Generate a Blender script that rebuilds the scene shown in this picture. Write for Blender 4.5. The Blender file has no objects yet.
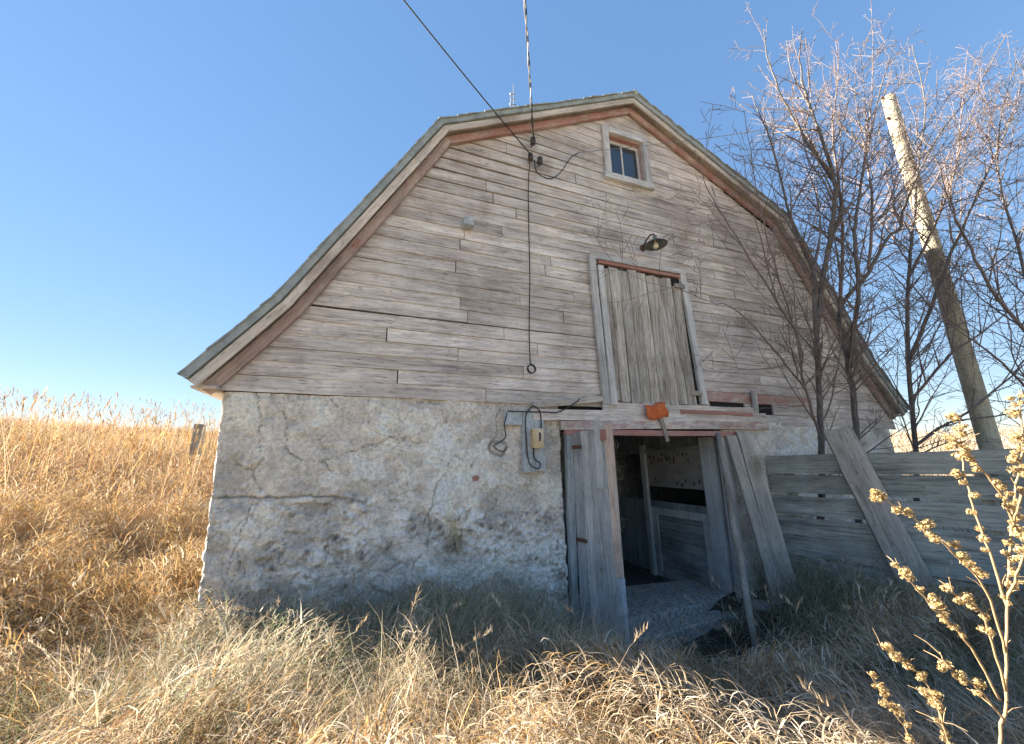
import bpy, math, random
import numpy as np
from mathutils import Vector, Matrix

random.seed(7); RNG = np.random.default_rng(11)
SC = bpy.context.scene
COL = SC.collection
PI = math.pi

# ------------------------------------------------------------------ camera, sky, sun, exposure
cam_d = bpy.data.cameras.new('camera'); cam = bpy.data.objects.new('camera', cam_d); COL.objects.link(cam)
cam_d.sensor_width = 36.0; cam_d.lens = 13.36; cam_d.clip_start = 0.05; cam_d.clip_end = 6000
CAM = (-3.8088, -4.4202, 1.312)
cr, cu, cf = (0.94321, -0.33177, -0.01684), (-0.06234, -0.22655, 0.97200), (0.32630, 0.91575, 0.23437)
cam.matrix_world = Matrix(((cr[0], cu[0], -cf[0], CAM[0]), (cr[1], cu[1], -cf[1], CAM[1]), (cr[2], cu[2], -cf[2], CAM[2]), (0, 0, 0, 1)))
SC.camera = cam
SUN_H = Vector((-0.775, 0.63)).normalized(); SUN_EL = math.radians(21.5)
world = bpy.data.worlds.new('World'); SC.world = world; world.use_nodes = True
wn = world.node_tree.nodes; wl = world.node_tree.links
sky = wn.new('ShaderNodeTexSky'); sky.sky_type = 'NISHITA'; sky.sun_disc = False
sky.sun_elevation = SUN_EL; sky.sun_rotation = math.atan2(SUN_H.x, SUN_H.y)
sky.air_density = 1.0; sky.dust_density = 0.0; sky.ozone_density = 2.0; sky.altitude = 600
gm = wn.new('ShaderNodeGamma'); gm.inputs[1].default_value = 0.36; hs = wn.new('ShaderNodeHueSaturation'); hs.inputs['Saturation'].default_value = 2.1; hs.inputs['Hue'].default_value = 0.512
wl.new(sky.outputs[0], gm.inputs[0]); wl.new(gm.outputs[0], hs.inputs['Color']); wl.new(hs.outputs[0], wn['Background'].inputs[0]); wn['Background'].inputs[1].default_value = 0.079
sun_d = bpy.data.lights.new('sun', 'SUN'); sun_d.energy = 4.3; sun_d.angle = math.radians(0.5); sun_d.color = (1.0, 0.88, 0.71)
sun = bpy.data.objects.new('sun', sun_d); COL.objects.link(sun)
sd = Vector((SUN_H.x * math.cos(SUN_EL), SUN_H.y * math.cos(SUN_EL), math.sin(SUN_EL)))
sun.rotation_euler = sd.to_track_quat('Z', 'Y').to_euler(); sun.location = (-20, 15, 20)
SC.view_settings.view_transform = 'Standard'; SC.view_settings.look = 'None'; SC.view_settings.gamma = 1
SC.view_settings.exposure = 2.88
try: SC.view_settings.use_curve_mapping = False
except Exception: pass
SC.render.engine = 'CYCLES'

# ------------------------------------------------------------------ helpers
def meta(o, label=None, cat=None, group=None, kind=None):
    if label: o['label'] = label
    if cat: o['category'] = cat
    if group: o['group'] = group
    if kind: o['kind'] = kind
    return o

def empty(name, loc=(0, 0, 0), label=None, cat=None, group=None):
    o = bpy.data.objects.new(name, None); COL.objects.link(o); o.location = loc; o.empty_display_size = 0.1
    return meta(o, label, cat, group)

def np_mesh(name, V, F, mat, parent=None, tint=None, smooth=False, loc=None):
    """V (n,3), F (m,4) or (m,3) int arrays; tint (n,3|4) point colours"""
    V = np.asarray(V, np.float32); F = np.asarray(F, np.int32)
    me = bpy.data.meshes.new(name); k = F.shape[1]
    me.vertices.add(len(V)); me.vertices.foreach_set('co', V.ravel())
    me.loops.add(F.size); me.loops.foreach_set('vertex_index', F.ravel())
    me.polygons.add(len(F)); me.polygons.foreach_set('loop_start', np.arange(0, F.size, k, dtype=np.int32))
    if smooth: me.polygons.foreach_set('use_smooth', np.ones(len(F), bool))
    if tint is not None:
        a = me.color_attributes.new('tint', 'FLOAT_COLOR', 'POINT')
        t = np.ones((len(V), 4), np.float32); t[:, :tint.shape[1]] = tint
        a.data.foreach_set('color', t.ravel())
    me.update(calc_edges=True); me.validate()
    me.materials.append(mat)
    o = bpy.data.objects.new(name, me); COL.objects.link(o)
    if parent: o.parent = parent
    if loc: o.location = loc
    return o

class MB:
    def __init__(s): s.v = []; s.f = []; s.t = []; s.cur = (0.5, 0.0, 0.0)
    def add(s, vs, fs, t=None):
        n = len(s.v); s.v += [tuple(p) for p in vs]; s.f += [tuple(i + n for i in f) for f in fs]
        s.t += [t or s.cur] * len(vs); return s
    def box(s, x0, x1, y0, y1, z0, z1, M=None, t=None, j=0.0):
        vs = [Vector((x, y, z)) for z in (z0, z1) for y in (y0, y1) for x in (x0, x1)]
        if j: vs = [v + Vector((random.uniform(-j, j), random.uniform(-j, j), random.uniform(-j, j))) for v in vs]
        if M is not None: vs = [M @ v for v in vs]
        return s.add(vs, [(0, 2, 3, 1), (4, 5, 7, 6), (0, 1, 5, 4), (2, 6, 7, 3), (0, 4, 6, 2), (1, 3, 7, 5)], t)
    def board(s, L, w, th, M=None, t=None, n=6, j=0.004, split=0.0, taper=0.0):
        """a rough plank along +X from 0 to L, width on Y centred, thickness on Z from 0; wavy sawn edges, ragged ends"""
        vs = []; fs = []
        bow = random.uniform(-1, 1) * j * 2
        for i in range(n + 1):
            u = i / n; x = L * u; ww = w * (1 - taper * u) * 0.5; b = bow * math.sin(u * PI)
            e = [random.uniform(-j, j) for _ in range(4)]
            xe = [random.uniform(-1, 1) * split if i in (0, n) else 0 for _ in range(4)]
            vs += [(x + xe[0], -ww + e[0] + b, 0), (x + xe[1], ww + e[1] + b, 0), (x + xe[2], ww + e[1] + b - .002, th + e[2] * .3), (x + xe[3], -ww + e[0] + b + .002, th + e[3] * .3)]
        for i in range(n):
            a = i * 4
            for q in range(4): fs.append((a + q, a + 4 + q, a + 4 + (q + 1) % 4, a + (q + 1) % 4))
        fs.append((0, 1, 2, 3)); e = n * 4; fs.append((e + 3, e + 2, e + 1, e))
        if M is not None: vs = [M @ Vector(v) for v in vs]
        return s.add(vs, fs, t)
    def tube(s, pts, radii, n=8, t=None, cap=True):
        pts = [Vector(p) for p in pts]
        if not isinstance(radii, (list, tuple)): radii = [radii] * len(pts)
        vs = []; fs = []; up = Vector((0.13, 0.31, 0.94)); pr = None
        for i, p in enumerate(pts):
            d = (pts[min(i + 1, len(pts) - 1)] - pts[max(i - 1, 0)])
            if d.length < 1e-9: d = Vector((0, 0, 1))
            d.normalize()
            if pr is None:
                a = d.cross(up)
                if a.length < 1e-3: a = d.cross(Vector((1, 0, 0)))
            else: a = pr - d * pr.dot(d)
            a.normalize(); pr = a; b = d.cross(a)
            for k in range(n):
                th = 2 * PI * k / n; vs.append(p + (a * math.cos(th) + b * math.sin(th)) * radii[i])
        for i in range(len(pts) - 1):
            for k in range(n):
                fs.append((i * n + k, i * n + (k + 1) % n, (i + 1) * n + (k + 1) % n, (i + 1) * n + k))
        if cap and n > 3: fs.append(tuple(range(n - 1, -1, -1))); fs.append(tuple((len(pts) - 1) * n + k for k in range(n)))
        return s.add(vs, fs, t)
    def lathe(s, prof, n=20, M=None, t=None):
        vs = []; fs = []
        for r, z in prof:
            for k in range(n): vs.append(Vector((r * math.cos(2 * PI * k / n), r * math.sin(2 * PI * k / n), z)))
        for i in range(len(prof) - 1):
            for k in range(n): fs.append((i * n + k, i * n + (k + 1) % n, (i + 1) * n + (k + 1) % n, (i + 1) * n + k))
        if M is not None: vs = [M @ v for v in vs]
        return s.add(vs, fs, t)
    def build(s, name, mat, parent=None, smooth=False, loc=None, bevel=0.0):
        me = bpy.data.meshes.new(name); me.from_pydata([tuple(v) for v in s.v], [], s.f); me.update()
        a = me.color_attributes.new('tint', 'FLOAT_COLOR', 'POINT')
        a.data.foreach_set('color', np.array([(*t, 1.0) for t in s.t], np.float32).ravel())
        if smooth: me.polygons.foreach_set('use_smooth', np.ones(len(me.polygons), bool))
        me.materials.append(mat)
        o = bpy.data.objects.new(name, me); COL.objects.link(o)
        if parent: o.parent = parent
        if loc: o.location = loc
        if bevel:
            m = o.modifiers.new('bevel', 'BEVEL'); m.width = bevel; m.segments = 2; m.limit_method = 'ANGLE'
        return o

def frame(o, xdir, zdir):
    """matrix with local X along xdir, local Z (thickness) near zdir, at o"""
    x = Vector(xdir).normalized(); z = Vector(zdir); z = (z - x * z.dot(x)).normalized(); y = z.cross(x)
    return Matrix(((x.x, y.x, z.x, o[0]), (x.y, y.y, z.y, o[1]), (x.z, y.z, z.z, o[2]), (0, 0, 0, 1)))

# value noise / fbm in numpy
def _h(ix, iy, s):
    n = (ix.astype(np.int64) * 374761393 + iy.astype(np.int64) * 668265263 + s * 1442695041) & 0x7fffffff
    n = ((n ^ (n >> 13)) * 1274126177) & 0x7fffffff
    return ((n ^ (n >> 16)) & 0xffff) / 65535.0
def vnoise(x, y, s=0):
    ix, iy = np.floor(x), np.floor(y); fx, fy = x - ix, y - iy
    fx = fx * fx * (3 - 2 * fx); fy = fy * fy * (3 - 2 * fy)
    a = _h(ix, iy, s); b = _h(ix + 1, iy, s); c = _h(ix, iy + 1, s); d = _h(ix + 1, iy + 1, s)
    return (a + (b - a) * fx) * (1 - fy) + (c + (d - c) * fx) * fy
def fbm(x, y, o=4, s=0):
    r = 0; a = .5; t = 0
    for i in range(o): r = r + a * vnoise(x * 2 ** i, y * 2 ** i, s + i * 17); t += a; a *= .5
    return r / t
def worley(x, y, s=0):
    ix, iy = np.floor(x), np.floor(y); f1 = np.full(x.shape, 9.); f2 = np.full(x.shape, 9.); idv = np.zeros(x.shape)
    for dx in (-1, 0, 1):
        for dy in (-1, 0, 1):
            cx, cy = ix + dx, iy + dy; px = cx + _h(cx, cy, s); py = cy + _h(cx, cy, s + 5)
            d = np.hypot(x - px, y - py); n = d < f1
            f2 = np.where(n, f1, np.minimum(f2, d)); idv = np.where(n, _h(cx, cy, s + 9), idv); f1 = np.where(n, d, f1)
    return f1, f2, idv
def polyd(x, y, P):
    d = np.full(x.shape, 1e9)
    for (x0, y0), (x1, y1) in zip(P[:-1], P[1:]):
        vx, vy = x1 - x0, y1 - y0; t = np.clip(((x - x0) * vx + (y - y0) * vy) / (vx * vx + vy * vy + 1e-9), 0, 1)
        d = np.minimum(d, np.hypot(x - x0 - t * vx, y - y0 - t * vy))
    return d
def sstep(a, b, x):
    t = np.clip((x - a) / (b - a), 0, 1); return t * t * (3 - 2 * t)

# ------------------------------------------------------------------ materials
def newmat(name):
    m = bpy.data.materials.new(name); m.use_nodes = True; nt = m.node_tree
    return m, nt, nt.nodes, nt.links, nt.nodes['Principled BSDF']
def N(nt, t, **kw):
    n = nt.nodes.new(t)
    for k, v in kw.items():
        if k in n.inputs.keys(): n.inputs[k].default_value = v
        else: setattr(n, k, v)
    return n
def ramp(nt, stops):
    r = nt.nodes.new('ShaderNodeValToRGB'); e = r.color_ramp.elements
    while len(e) < len(stops): e.new(0.5)
    for q, (p, c) in zip(e, stops): q.position = p; q.color = (*c, 1) if len(c) == 3 else c
    return r
def mixc(nt, a, b, f, mode='MIX'):
    m = nt.nodes.new('ShaderNodeMix'); m.data_type = 'RGBA'; m.blend_type = mode; L = nt.links
    for s, v in ((m.inputs[6], a), (m.inputs[7], b), (m.inputs[0], f)):
        if hasattr(v, 'is_linked'): L.new(v, s)
        elif isinstance(v, (int, float)): s.default_value = v
        else: s.default_value = (*v, 1)
    return m.outputs[2]
def mathn(nt, op, a, b=0.0, clamp=False):
    m = nt.nodes.new('ShaderNodeMath'); m.operation = op; m.use_clamp = clamp
    for s, v in zip(m.inputs, (a, b)):
        if hasattr(v, 'is_linked'): nt.links.new(v, s)
        else: s.default_value = v
    return m.outputs[0]

RED = (0.36, 0.12, 0.095)
def wood(name, dark, mid, light, axis='X', red=0.0, white=0.0, green=0.0, rough=0.85, fine=1.0):
    """weathered timber: grain along one object axis; tint.r = per-board offset, tint.g = red paint left, tint.b = pale paint left"""
    m, nt, nd, L, p = newmat(name)
    tc = N(nt, 'ShaderNodeTexCoord'); at = N(nt, 'ShaderNodeAttribute', attribute_name='tint'); oi = N(nt, 'ShaderNodeObjectInfo')
    sp = N(nt, 'ShaderNodeSeparateColor'); L.new(at.outputs['Color'], sp.inputs[0])
    off = mathn(nt, 'ADD', mathn(nt, 'MULTIPLY', sp.outputs[0], 37.0), mathn(nt, 'MULTIPLY', oi.outputs['Random'], 53.0))
    cb = N(nt, 'ShaderNodeCombineXYZ')
    for i in range(3): L.new(off, cb.inputs[i])
    ad = N(nt, 'ShaderNodeVectorMath', operation='ADD'); L.new(tc.outputs['Object'], ad.inputs[0]); L.new(cb.outputs[0], ad.inputs[1])
    def mapped(l, c):
        mp = N(nt, 'ShaderNodeMapping'); s = [c] * 3; s['XYZ'.index(axis)] = l
        mp.inputs['Scale'].default_value = s; L.new(ad.outputs[0], mp.inputs['Vector']); return mp.outputs[0]
    g1 = N(nt, 'ShaderNodeTexNoise', Scale=1.0, Detail=8.0, Roughness=0.7); L.new(mapped(2.2, 38 * fine), g1.inputs['Vector'])
    g2 = N(nt, 'ShaderNodeTexNoise', Scale=1.0, Detail=5.0, Roughness=0.6); L.new(mapped(1.0, 7), g2.inputs['Vector'])
    g3 = N(nt, 'ShaderNodeTexNoise', Scale=1.0, Detail=6.0, Roughness=0.75); L.new(mapped(3.5, 5.5), g3.inputs['Vector'])
    g4 = N(nt, 'ShaderNodeTexNoise', Scale=1.0, Detail=2.0, Roughness=0.5); L.new(mapped(9, 120 * fine), g4.inputs['Vector'])
    mixv = mathn(nt, 'ADD', mathn(nt, 'MULTIPLY', g1.outputs[0], 0.55), mathn(nt, 'MULTIPLY', g2.outputs[0], 0.45))
    rp = ramp(nt, [(0.33, dark), (0.47, mid), (0.61, light)]); L.new(mixv, rp.inputs[0])
    c = rp.outputs[0]
    # per board brightness
    bv = N(nt, 'ShaderNodeMapRange'); bv.inputs['To Min'].default_value = 0.84; bv.inputs['To Max'].default_value = 1.12; L.new(mathn(nt, 'FRACT', mathn(nt, 'MULTIPLY', off, 3.713)), bv.inputs[0])
    cm = N(nt, 'ShaderNodeVectorMath', operation='SCALE'); L.new(c, cm.inputs[0]); L.new(bv.outputs[0], cm.inputs['Scale']); c = cm.outputs[0]
    # broad weathering zones across the boards
    wz = N(nt, 'ShaderNodeTexNoise', Scale=0.9, Detail=6.0, Roughness=0.65); L.new(tc.outputs['Object'], wz.inputs['Vector'])
    wr = ramp(nt, [(0.36, (0.70, 0.66, 0.63)), (0.5, (1, 1, 1)), (0.64, (1.17, 1.15, 1.11))]); L.new(wz.outputs[0], wr.inputs[0]); c = mixc(nt, c, wr.outputs[0], 1.0, 'MULTIPLY')
    # dark cracks along the grain
    ck = ramp(nt, [(0.30, (1, 1, 1)), (0.38, (0, 0, 0))]); L.new(g4.outputs[0], ck.inputs[0])
    c = mixc(nt, c, tuple(x * 0.45 for x in dark), mathn(nt, 'MULTIPLY', ck.outputs[0], 0.7))
    # stains
    st = ramp(nt, [(0.56, (0, 0, 0)), (0.74, (1, 1, 1))]); L.new(g3.outputs[0], st.inputs[0])
    c = mixc(nt, c, tuple(x * 0.55 for x in mid), mathn(nt, 'MULTIPLY', st.outputs[0], 0.55))
    if green:
        gr = ramp(nt, [(0.45, (0, 0, 0)), (0.7, (1, 1, 1))]); L.new(g2.outputs[0], gr.inputs[0])
        c = mixc(nt, c, (0.16, 0.19, 0.12), mathn(nt, 'MULTIPLY', gr.outputs[0], green))
    # paint remnants
    pn = mathn(nt, 'ADD', mathn(nt, 'MULTIPLY', g1.outputs[0], 0.5), mathn(nt, 'MULTIPLY', g3.outputs[0], 0.5))
    for ch, base, colr in ((1, red, RED), (2, white, (0.62, 0.62, 0.6))):
        amt = mathn(nt, 'ADD', sp.outputs[ch], base)
        th = mathn(nt, 'SUBTRACT', 0.78, mathn(nt, 'MULTIPLY', amt, 0.4))
        f = mathn(nt, 'MULTIPLY', mathn(nt, 'SUBTRACT', pn, th), 13.0, True)
        c = mixc(nt, c, colr, mathn(nt, 'MULTIPLY', f, 0.62))
    L.new(c, p.inputs['Base Color']); p.inputs['Roughness'].default_value = rough; p.inputs['Specular IOR Level'].default_value = 0.25
    bp = N(nt, 'ShaderNodeBump', Strength=0.55, Distance=0.010); L.new(mathn(nt, 'SUBTRACT', mathn(nt, 'ADD', g1.outputs[0], mathn(nt, 'MULTIPLY', g4.outputs[0], .5)), ck.outputs[0]), bp.inputs['Height']); L.new(bp.outputs[0], p.inputs['Normal'])
    return m

M_SIDING = wood('weathered_siding', (0.21, 0.175, 0.155), (0.52, 0.468, 0.43), (0.74, 0.695, 0.655), 'X')
M_TRIM = wood('faded_trim', (0.27, 0.185, 0.165), (0.45, 0.34, 0.31), (0.58, 0.50, 0.46), 'X', red=0.2)
M_JAMB = wood('pale_jamb', (0.30, 0.30, 0.30), (0.50, 0.50, 0.50), (0.66, 0.66, 0.66), 'X')
M_DOORV = wood('loft_planks', (0.10, 0.085, 0.07), (0.35, 0.315, 0.28), (0.66, 0.625, 0.585), 'X', green=0.3)
M_DOOR = wood('door_grey', (0.24, 0.25, 0.25), (0.42, 0.43, 0.43), (0.58, 0.585, 0.58), 'Z')
M_PLANK = wood('fence_grey', (0.13, 0.13, 0.115), (0.33, 0.335, 0.305), (0.53, 0.53, 0.49), 'X', green=0.2)
M_LEAN = wood('lean_grey', (0.18, 0.16, 0.135), (0.37, 0.34, 0.30), (0.53, 0.49, 0.44), 'X')
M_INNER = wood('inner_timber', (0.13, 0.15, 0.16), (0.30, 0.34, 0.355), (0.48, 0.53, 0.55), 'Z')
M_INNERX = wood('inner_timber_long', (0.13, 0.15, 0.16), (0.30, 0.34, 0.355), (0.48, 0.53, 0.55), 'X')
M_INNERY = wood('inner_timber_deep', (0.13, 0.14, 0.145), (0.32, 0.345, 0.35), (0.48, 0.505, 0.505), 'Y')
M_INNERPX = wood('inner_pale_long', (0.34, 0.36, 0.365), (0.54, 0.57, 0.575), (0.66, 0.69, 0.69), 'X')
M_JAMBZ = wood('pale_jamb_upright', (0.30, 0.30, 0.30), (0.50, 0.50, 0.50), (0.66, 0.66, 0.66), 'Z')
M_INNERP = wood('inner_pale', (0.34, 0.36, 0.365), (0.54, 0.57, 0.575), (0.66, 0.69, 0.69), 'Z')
M_ORANGE = wood('bare_edge', (0.36, 0.25, 0.19), (0.56, 0.43, 0.35), (0.70, 0.59, 0.51), 'Z')
M_ROUND = wood('round_pole', (0.19, 0.165, 0.13), (0.33, 0.295, 0.245), (0.47, 0.43, 0.37), 'Z')
M_UPOLE = wood('utility_pole_wood', (0.17, 0.155, 0.12), (0.42, 0.385, 0.29), (0.57, 0.53, 0.42), 'Z', green=0.1, fine=.6)
M_BARGE = wood('barge_pale', (0.28, 0.24, 0.21), (0.48, 0.43, 0.385), (0.62, 0.575, 0.52), 'X')

def simple(name, col, rough=0.7, metal=0.0, noise=0.0, nscale=20.0, col2=None, bump=0.0):
    m, nt, nd, L, p = newmat(name)
    p.inputs['Roughness'].default_value = rough; p.inputs['Metallic'].default_value = metal
    tc = N(nt, 'ShaderNodeTexCoord'); n1 = N(nt, 'ShaderNodeTexNoise', Scale=nscale, Detail=6.0, Roughness=0.65); L.new(tc.outputs['Object'], n1.inputs['Vector'])
    c2 = col2 or tuple(x * (1 - noise) for x in col)
    r = ramp(nt, [(0.38, c2), (0.62, col)]); L.new(n1.outputs[0], r.inputs[0]); L.new(r.outputs[0], p.inputs['Base Color'])
    if bump:
        b = N(nt, 'ShaderNodeBump', Strength=bump, Distance=0.01); L.new(n1.outputs[0], b.inputs['Height']); L.new(b.outputs[0], p.inputs['Normal'])
    return m
M_IRON = simple('rusty_iron', (0.10, 0.065, 0.05), 0.8, 0.3, col2=(0.17, 0.075, 0.04), nscale=60)
M_BLACK = simple('black_cable', (0.03, 0.03, 0.033), 0.6, noise=0.4)
M_WIRE = simple('bare_wire', (0.33, 0.32, 0.31), 0.45, 0.7, noise=0.5, nscale=8)
M_SHADE = simple('enamel_shade', (0.20, 0.22, 0.21), 0.45, 0.3, col2=(0.12, 0.11, 0.09), nscale=30)
M_BULB = simple('frosted_bulb', (0.75, 0.73, 0.66), 0.3, noise=0.1)
M_CREAM = simple('cream_plastic', (0.66, 0.57, 0.41), 0.5, col2=(0.5, 0.36, 0.18), nscale=9)
M_RAG = simple('orange_cloth', (0.62, 0.16, 0.045), 0.85, col2=(0.45, 0.10, 0.03), nscale=22, bump=0.5)
M_DARK = simple('dark_void', (0.02, 0.02, 0.022), 0.95, noise=0.3)  # near-black paints the shade behind open joints; also used for panel tears
M_SLAB = simple('concrete_step', (0.44, 0.43, 0.41), 0.9, col2=(0.17, 0.165, 0.16), nscale=26, bump=0.5)
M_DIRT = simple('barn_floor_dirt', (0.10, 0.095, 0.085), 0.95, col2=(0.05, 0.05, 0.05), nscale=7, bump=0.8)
M_BOARDPANEL = simple('hardboard', (0.38, 0.35, 0.33), 0.85, col2=(0.28, 0.26, 0.25), nscale=6)
M_BLUEWHITE = simple('flaking_pale_paint', (0.47, 0.52, 0.55), 0.8, col2=(0.31, 0.35, 0.37), nscale=14, bump=0.3)
M_PORC = simple('insulator_porcelain', (0.06, 0.05, 0.045), 0.3, noise=0.3)
M_STRAW = simple('straw', (0.46, 0.38, 0.24), 0.85, noise=0.3)
M_STONE = simple('field_stone', (0.30, 0.29, 0.27), 0.9, col2=(0.17, 0.165, 0.16), nscale=18, bump=0.5)

def glass_mat():
    m, nt, nd, L, p = newmat('old_glass')
    p.inputs['Base Color'].default_value = (0.035, 0.045, 0.06, 1); p.inputs['Roughness'].default_value = 0.06
    p.inputs['Specular IOR Level'].default_value = 0.9
    n = N(nt, 'ShaderNodeTexNoise', Scale=6.0, Detail=2.0); b = N(nt, 'ShaderNodeBump', Strength=0.08, Distance=0.02); L.new(n.outputs[0], b.inputs['Height']); L.new(b.outputs[0], p.inputs['Normal'])
    return m
M_GLASS = glass_mat()

def shingle_mat():
    m, nt, nd, L, p = newmat('grey_shingle')
    tc = N(nt, 'ShaderNodeTexCoord'); n1 = N(nt, 'ShaderNodeTexNoise', Scale=7.0, Detail=7.0, Roughness=0.7); L.new(tc.outputs['Object'], n1.inputs['Vector'])
    n2 = N(nt, 'ShaderNodeTexNoise', Scale=120.0, Detail=2.0); L.new(tc.outputs['Object'], n2.inputs['Vector'])
    r = ramp(nt, [(0.35, (0.25, 0.30, 0.31)), (0.52, (0.38, 0.43, 0.435)), (0.7, (0.48, 0.50, 0.48))]); L.new(n1.outputs[0], r.inputs[0])
    L.new(mixc(nt, r.outputs[0], (0.12, 0.12, 0.11), mathn(nt, 'MULTIPLY', n2.outputs[0], 0.5)), p.inputs['Base Color']); p.inputs['Roughness'].default_value = 0.9
    b = N(nt, 'ShaderNodeBump', Strength=0.6, Distance=0.01); L.new(n2.outputs[0], b.inputs['Height']); L.new(b.outputs[0], p.inputs['Normal'])
    return m
M_SHINGLE = shingle_mat()

def stone_mat():
    """rubble concrete: base colour comes from the mesh's tint (mortar, stones, patches), fine grit from noise"""
    m, nt, nd, L, p = newmat('rubble_concrete')
    tc = N(nt, 'ShaderNodeTexCoord'); at = N(nt, 'ShaderNodeAttribute', attribute_name='tint')
    n1 = N(nt, 'ShaderNodeTexNoise', Scale=28.0, Detail=9.0, Roughness=0.75); L.new(tc.outputs['Object'], n1.inputs['Vector'])
    n2 = N(nt, 'ShaderNodeTexNoise', Scale=140.0, Detail=3.0, Roughness=0.7); L.new(tc.outputs['Object'], n2.inputs['Vector'])
    v = N(nt, 'ShaderNodeTexVoronoi', Scale=45.0); L.new(tc.outputs['Object'], v.inputs['Vector'])
    r1 = ramp(nt, [(0.30, (0.40, 0.41, 0.42)), (0.46, (0.88, 0.88, 0.87)), (0.68, (1.38, 1.36, 1.32))]); L.new(n1.outputs[0], r1.inputs[0])
    c = mixc(nt, at.outputs['Color'], r1.outputs[0], 0.85, 'MULTIPLY')
    r2 = ramp(nt, [(0.33, (0.6, 0.6, 0.6)), (0.5, (1, 1, 1))]); L.new(n2.outputs[0], r2.inputs[0])
    c = mixc(nt, c, r2.outputs[0], 0.6, 'MULTIPLY')
    L.new(c, p.inputs['Base Color']); p.inputs['Roughness'].default_value = 0.95; p.inputs['Specular IOR Level'].default_value = 0.15
    b = N(nt, 'ShaderNodeBump', Strength=0.9, Distance=0.022)
    L.new(mathn(nt, 'ADD', n1.outputs[0], mathn(nt, 'ADD', mathn(nt, 'MULTIPLY', n2.outputs[0], .35), mathn(nt, 'MULTIPLY', v.outputs['Distance'], .5))), b.inputs['Height']); L.new(b.outputs[0], p.inputs['Normal'])
    return m
M_RUBBLE = stone_mat()

def blade_mat(name, trans=0.35):
    m, nt, nd, L, p = newmat(name); nd.remove(p)
    at = N(nt, 'ShaderNodeAttribute', attribute_name='tint'); d = N(nt, 'ShaderNodeBsdfDiffuse'); t = N(nt, 'ShaderNodeBsdfTranslucent')
    L.new(at.outputs['Color'], d.inputs[0]); L.new(at.outputs['Color'], t.inputs[0])
    mx = N(nt, 'ShaderNodeMixShader'); mx.inputs[0].default_value = trans
    L.new(d.outputs[0], mx.inputs[1]); L.new(t.outputs[0], mx.inputs[2]); L.new(mx.outputs[0], nd['Material Output'].inputs[0])
    return m
M_BLADE = blade_mat('dry_grass_blade', 0.4)
M_HEAD = blade_mat('dry_seed_head', 0.3)

def bark_mat(name, lo, hi):
    m, nt, nd, L, p = newmat(name)
    tc = N(nt, 'ShaderNodeTexCoord'); mp = N(nt, 'ShaderNodeMapping'); mp.inputs['Scale'].default_value = (40, 40, 9); L.new(tc.outputs['Object'], mp.inputs[0])
    n1 = N(nt, 'ShaderNodeTexNoise', Scale=1.0, Detail=6.0, Roughness=0.7); L.new(mp.outputs[0], n1.inputs['Vector'])
    r = ramp(nt, [(0.35, lo), (0.68, hi)]); L.new(n1.outputs[0], r.inputs[0]); L.new(r.outputs[0], p.inputs['Base Color']); p.inputs['Roughness'].default_value = 0.85
    b = N(nt, 'ShaderNodeBump', Strength=0.6, Distance=0.01); L.new(n1.outputs[0], b.inputs['Height']); L.new(b.outputs[0], p.inputs['Normal'])
    return m
M_BARK = bark_mat('grey_bark', (0.06, 0.055, 0.055), (0.19, 0.175, 0.165))
M_TWIG = bark_mat('twig_bark', (0.13, 0.10, 0.095), (0.29, 0.235, 0.22))  # pale pinkish tone paints the sunlit look of the tips into the bark

def ground_mat():
    m, nt, nd, L, p = newmat('ground_soil')
    tc = N(nt, 'ShaderNodeTexCoord'); at = N(nt, 'ShaderNodeAttribute', attribute_name='tint')
    n1 = N(nt, 'ShaderNodeTexNoise', Scale=1.6, Detail=9.0, Roughness=0.7); L.new(tc.outputs['Object'], n1.inputs['Vector'])
    n2 = N(nt, 'ShaderNodeTexNoise', Scale=35.0, Detail=4.0, Roughness=0.7); L.new(tc.outputs['Object'], n2.inputs['Vector'])
    r = ramp(nt, [(0.3, (0.6, 0.6, 0.6)), (0.7, (1.25, 1.2, 1.1))]); L.new(n1.outputs[0], r.inputs[0])
    r2 = ramp(nt, [(0.3, (0.45, 0.45, 0.45)), (0.7, (1.3, 1.3, 1.3))]); L.new(n2.outputs[0], r2.inputs[0])
    c = mixc(nt, at.outputs['Color'], r.outputs[0], 1.0, 'MULTIPLY'); c = mixc(nt, c, r2.outputs[0], 1.0, 'MULTIPLY')
    L.new(c, p.inputs['Base Color']); p.inputs['Roughness'].default_value = 1.0; p.inputs['Specular IOR Level'].default_value = 0.1
    b = N(nt, 'ShaderNodeBump', Strength=0.8, Distance=0.03); L.new(n2.outputs[0], b.inputs['Height']); L.new(b.outputs[0], p.inputs['Normal'])
    return m
M_GROUND = ground_mat()

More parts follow.
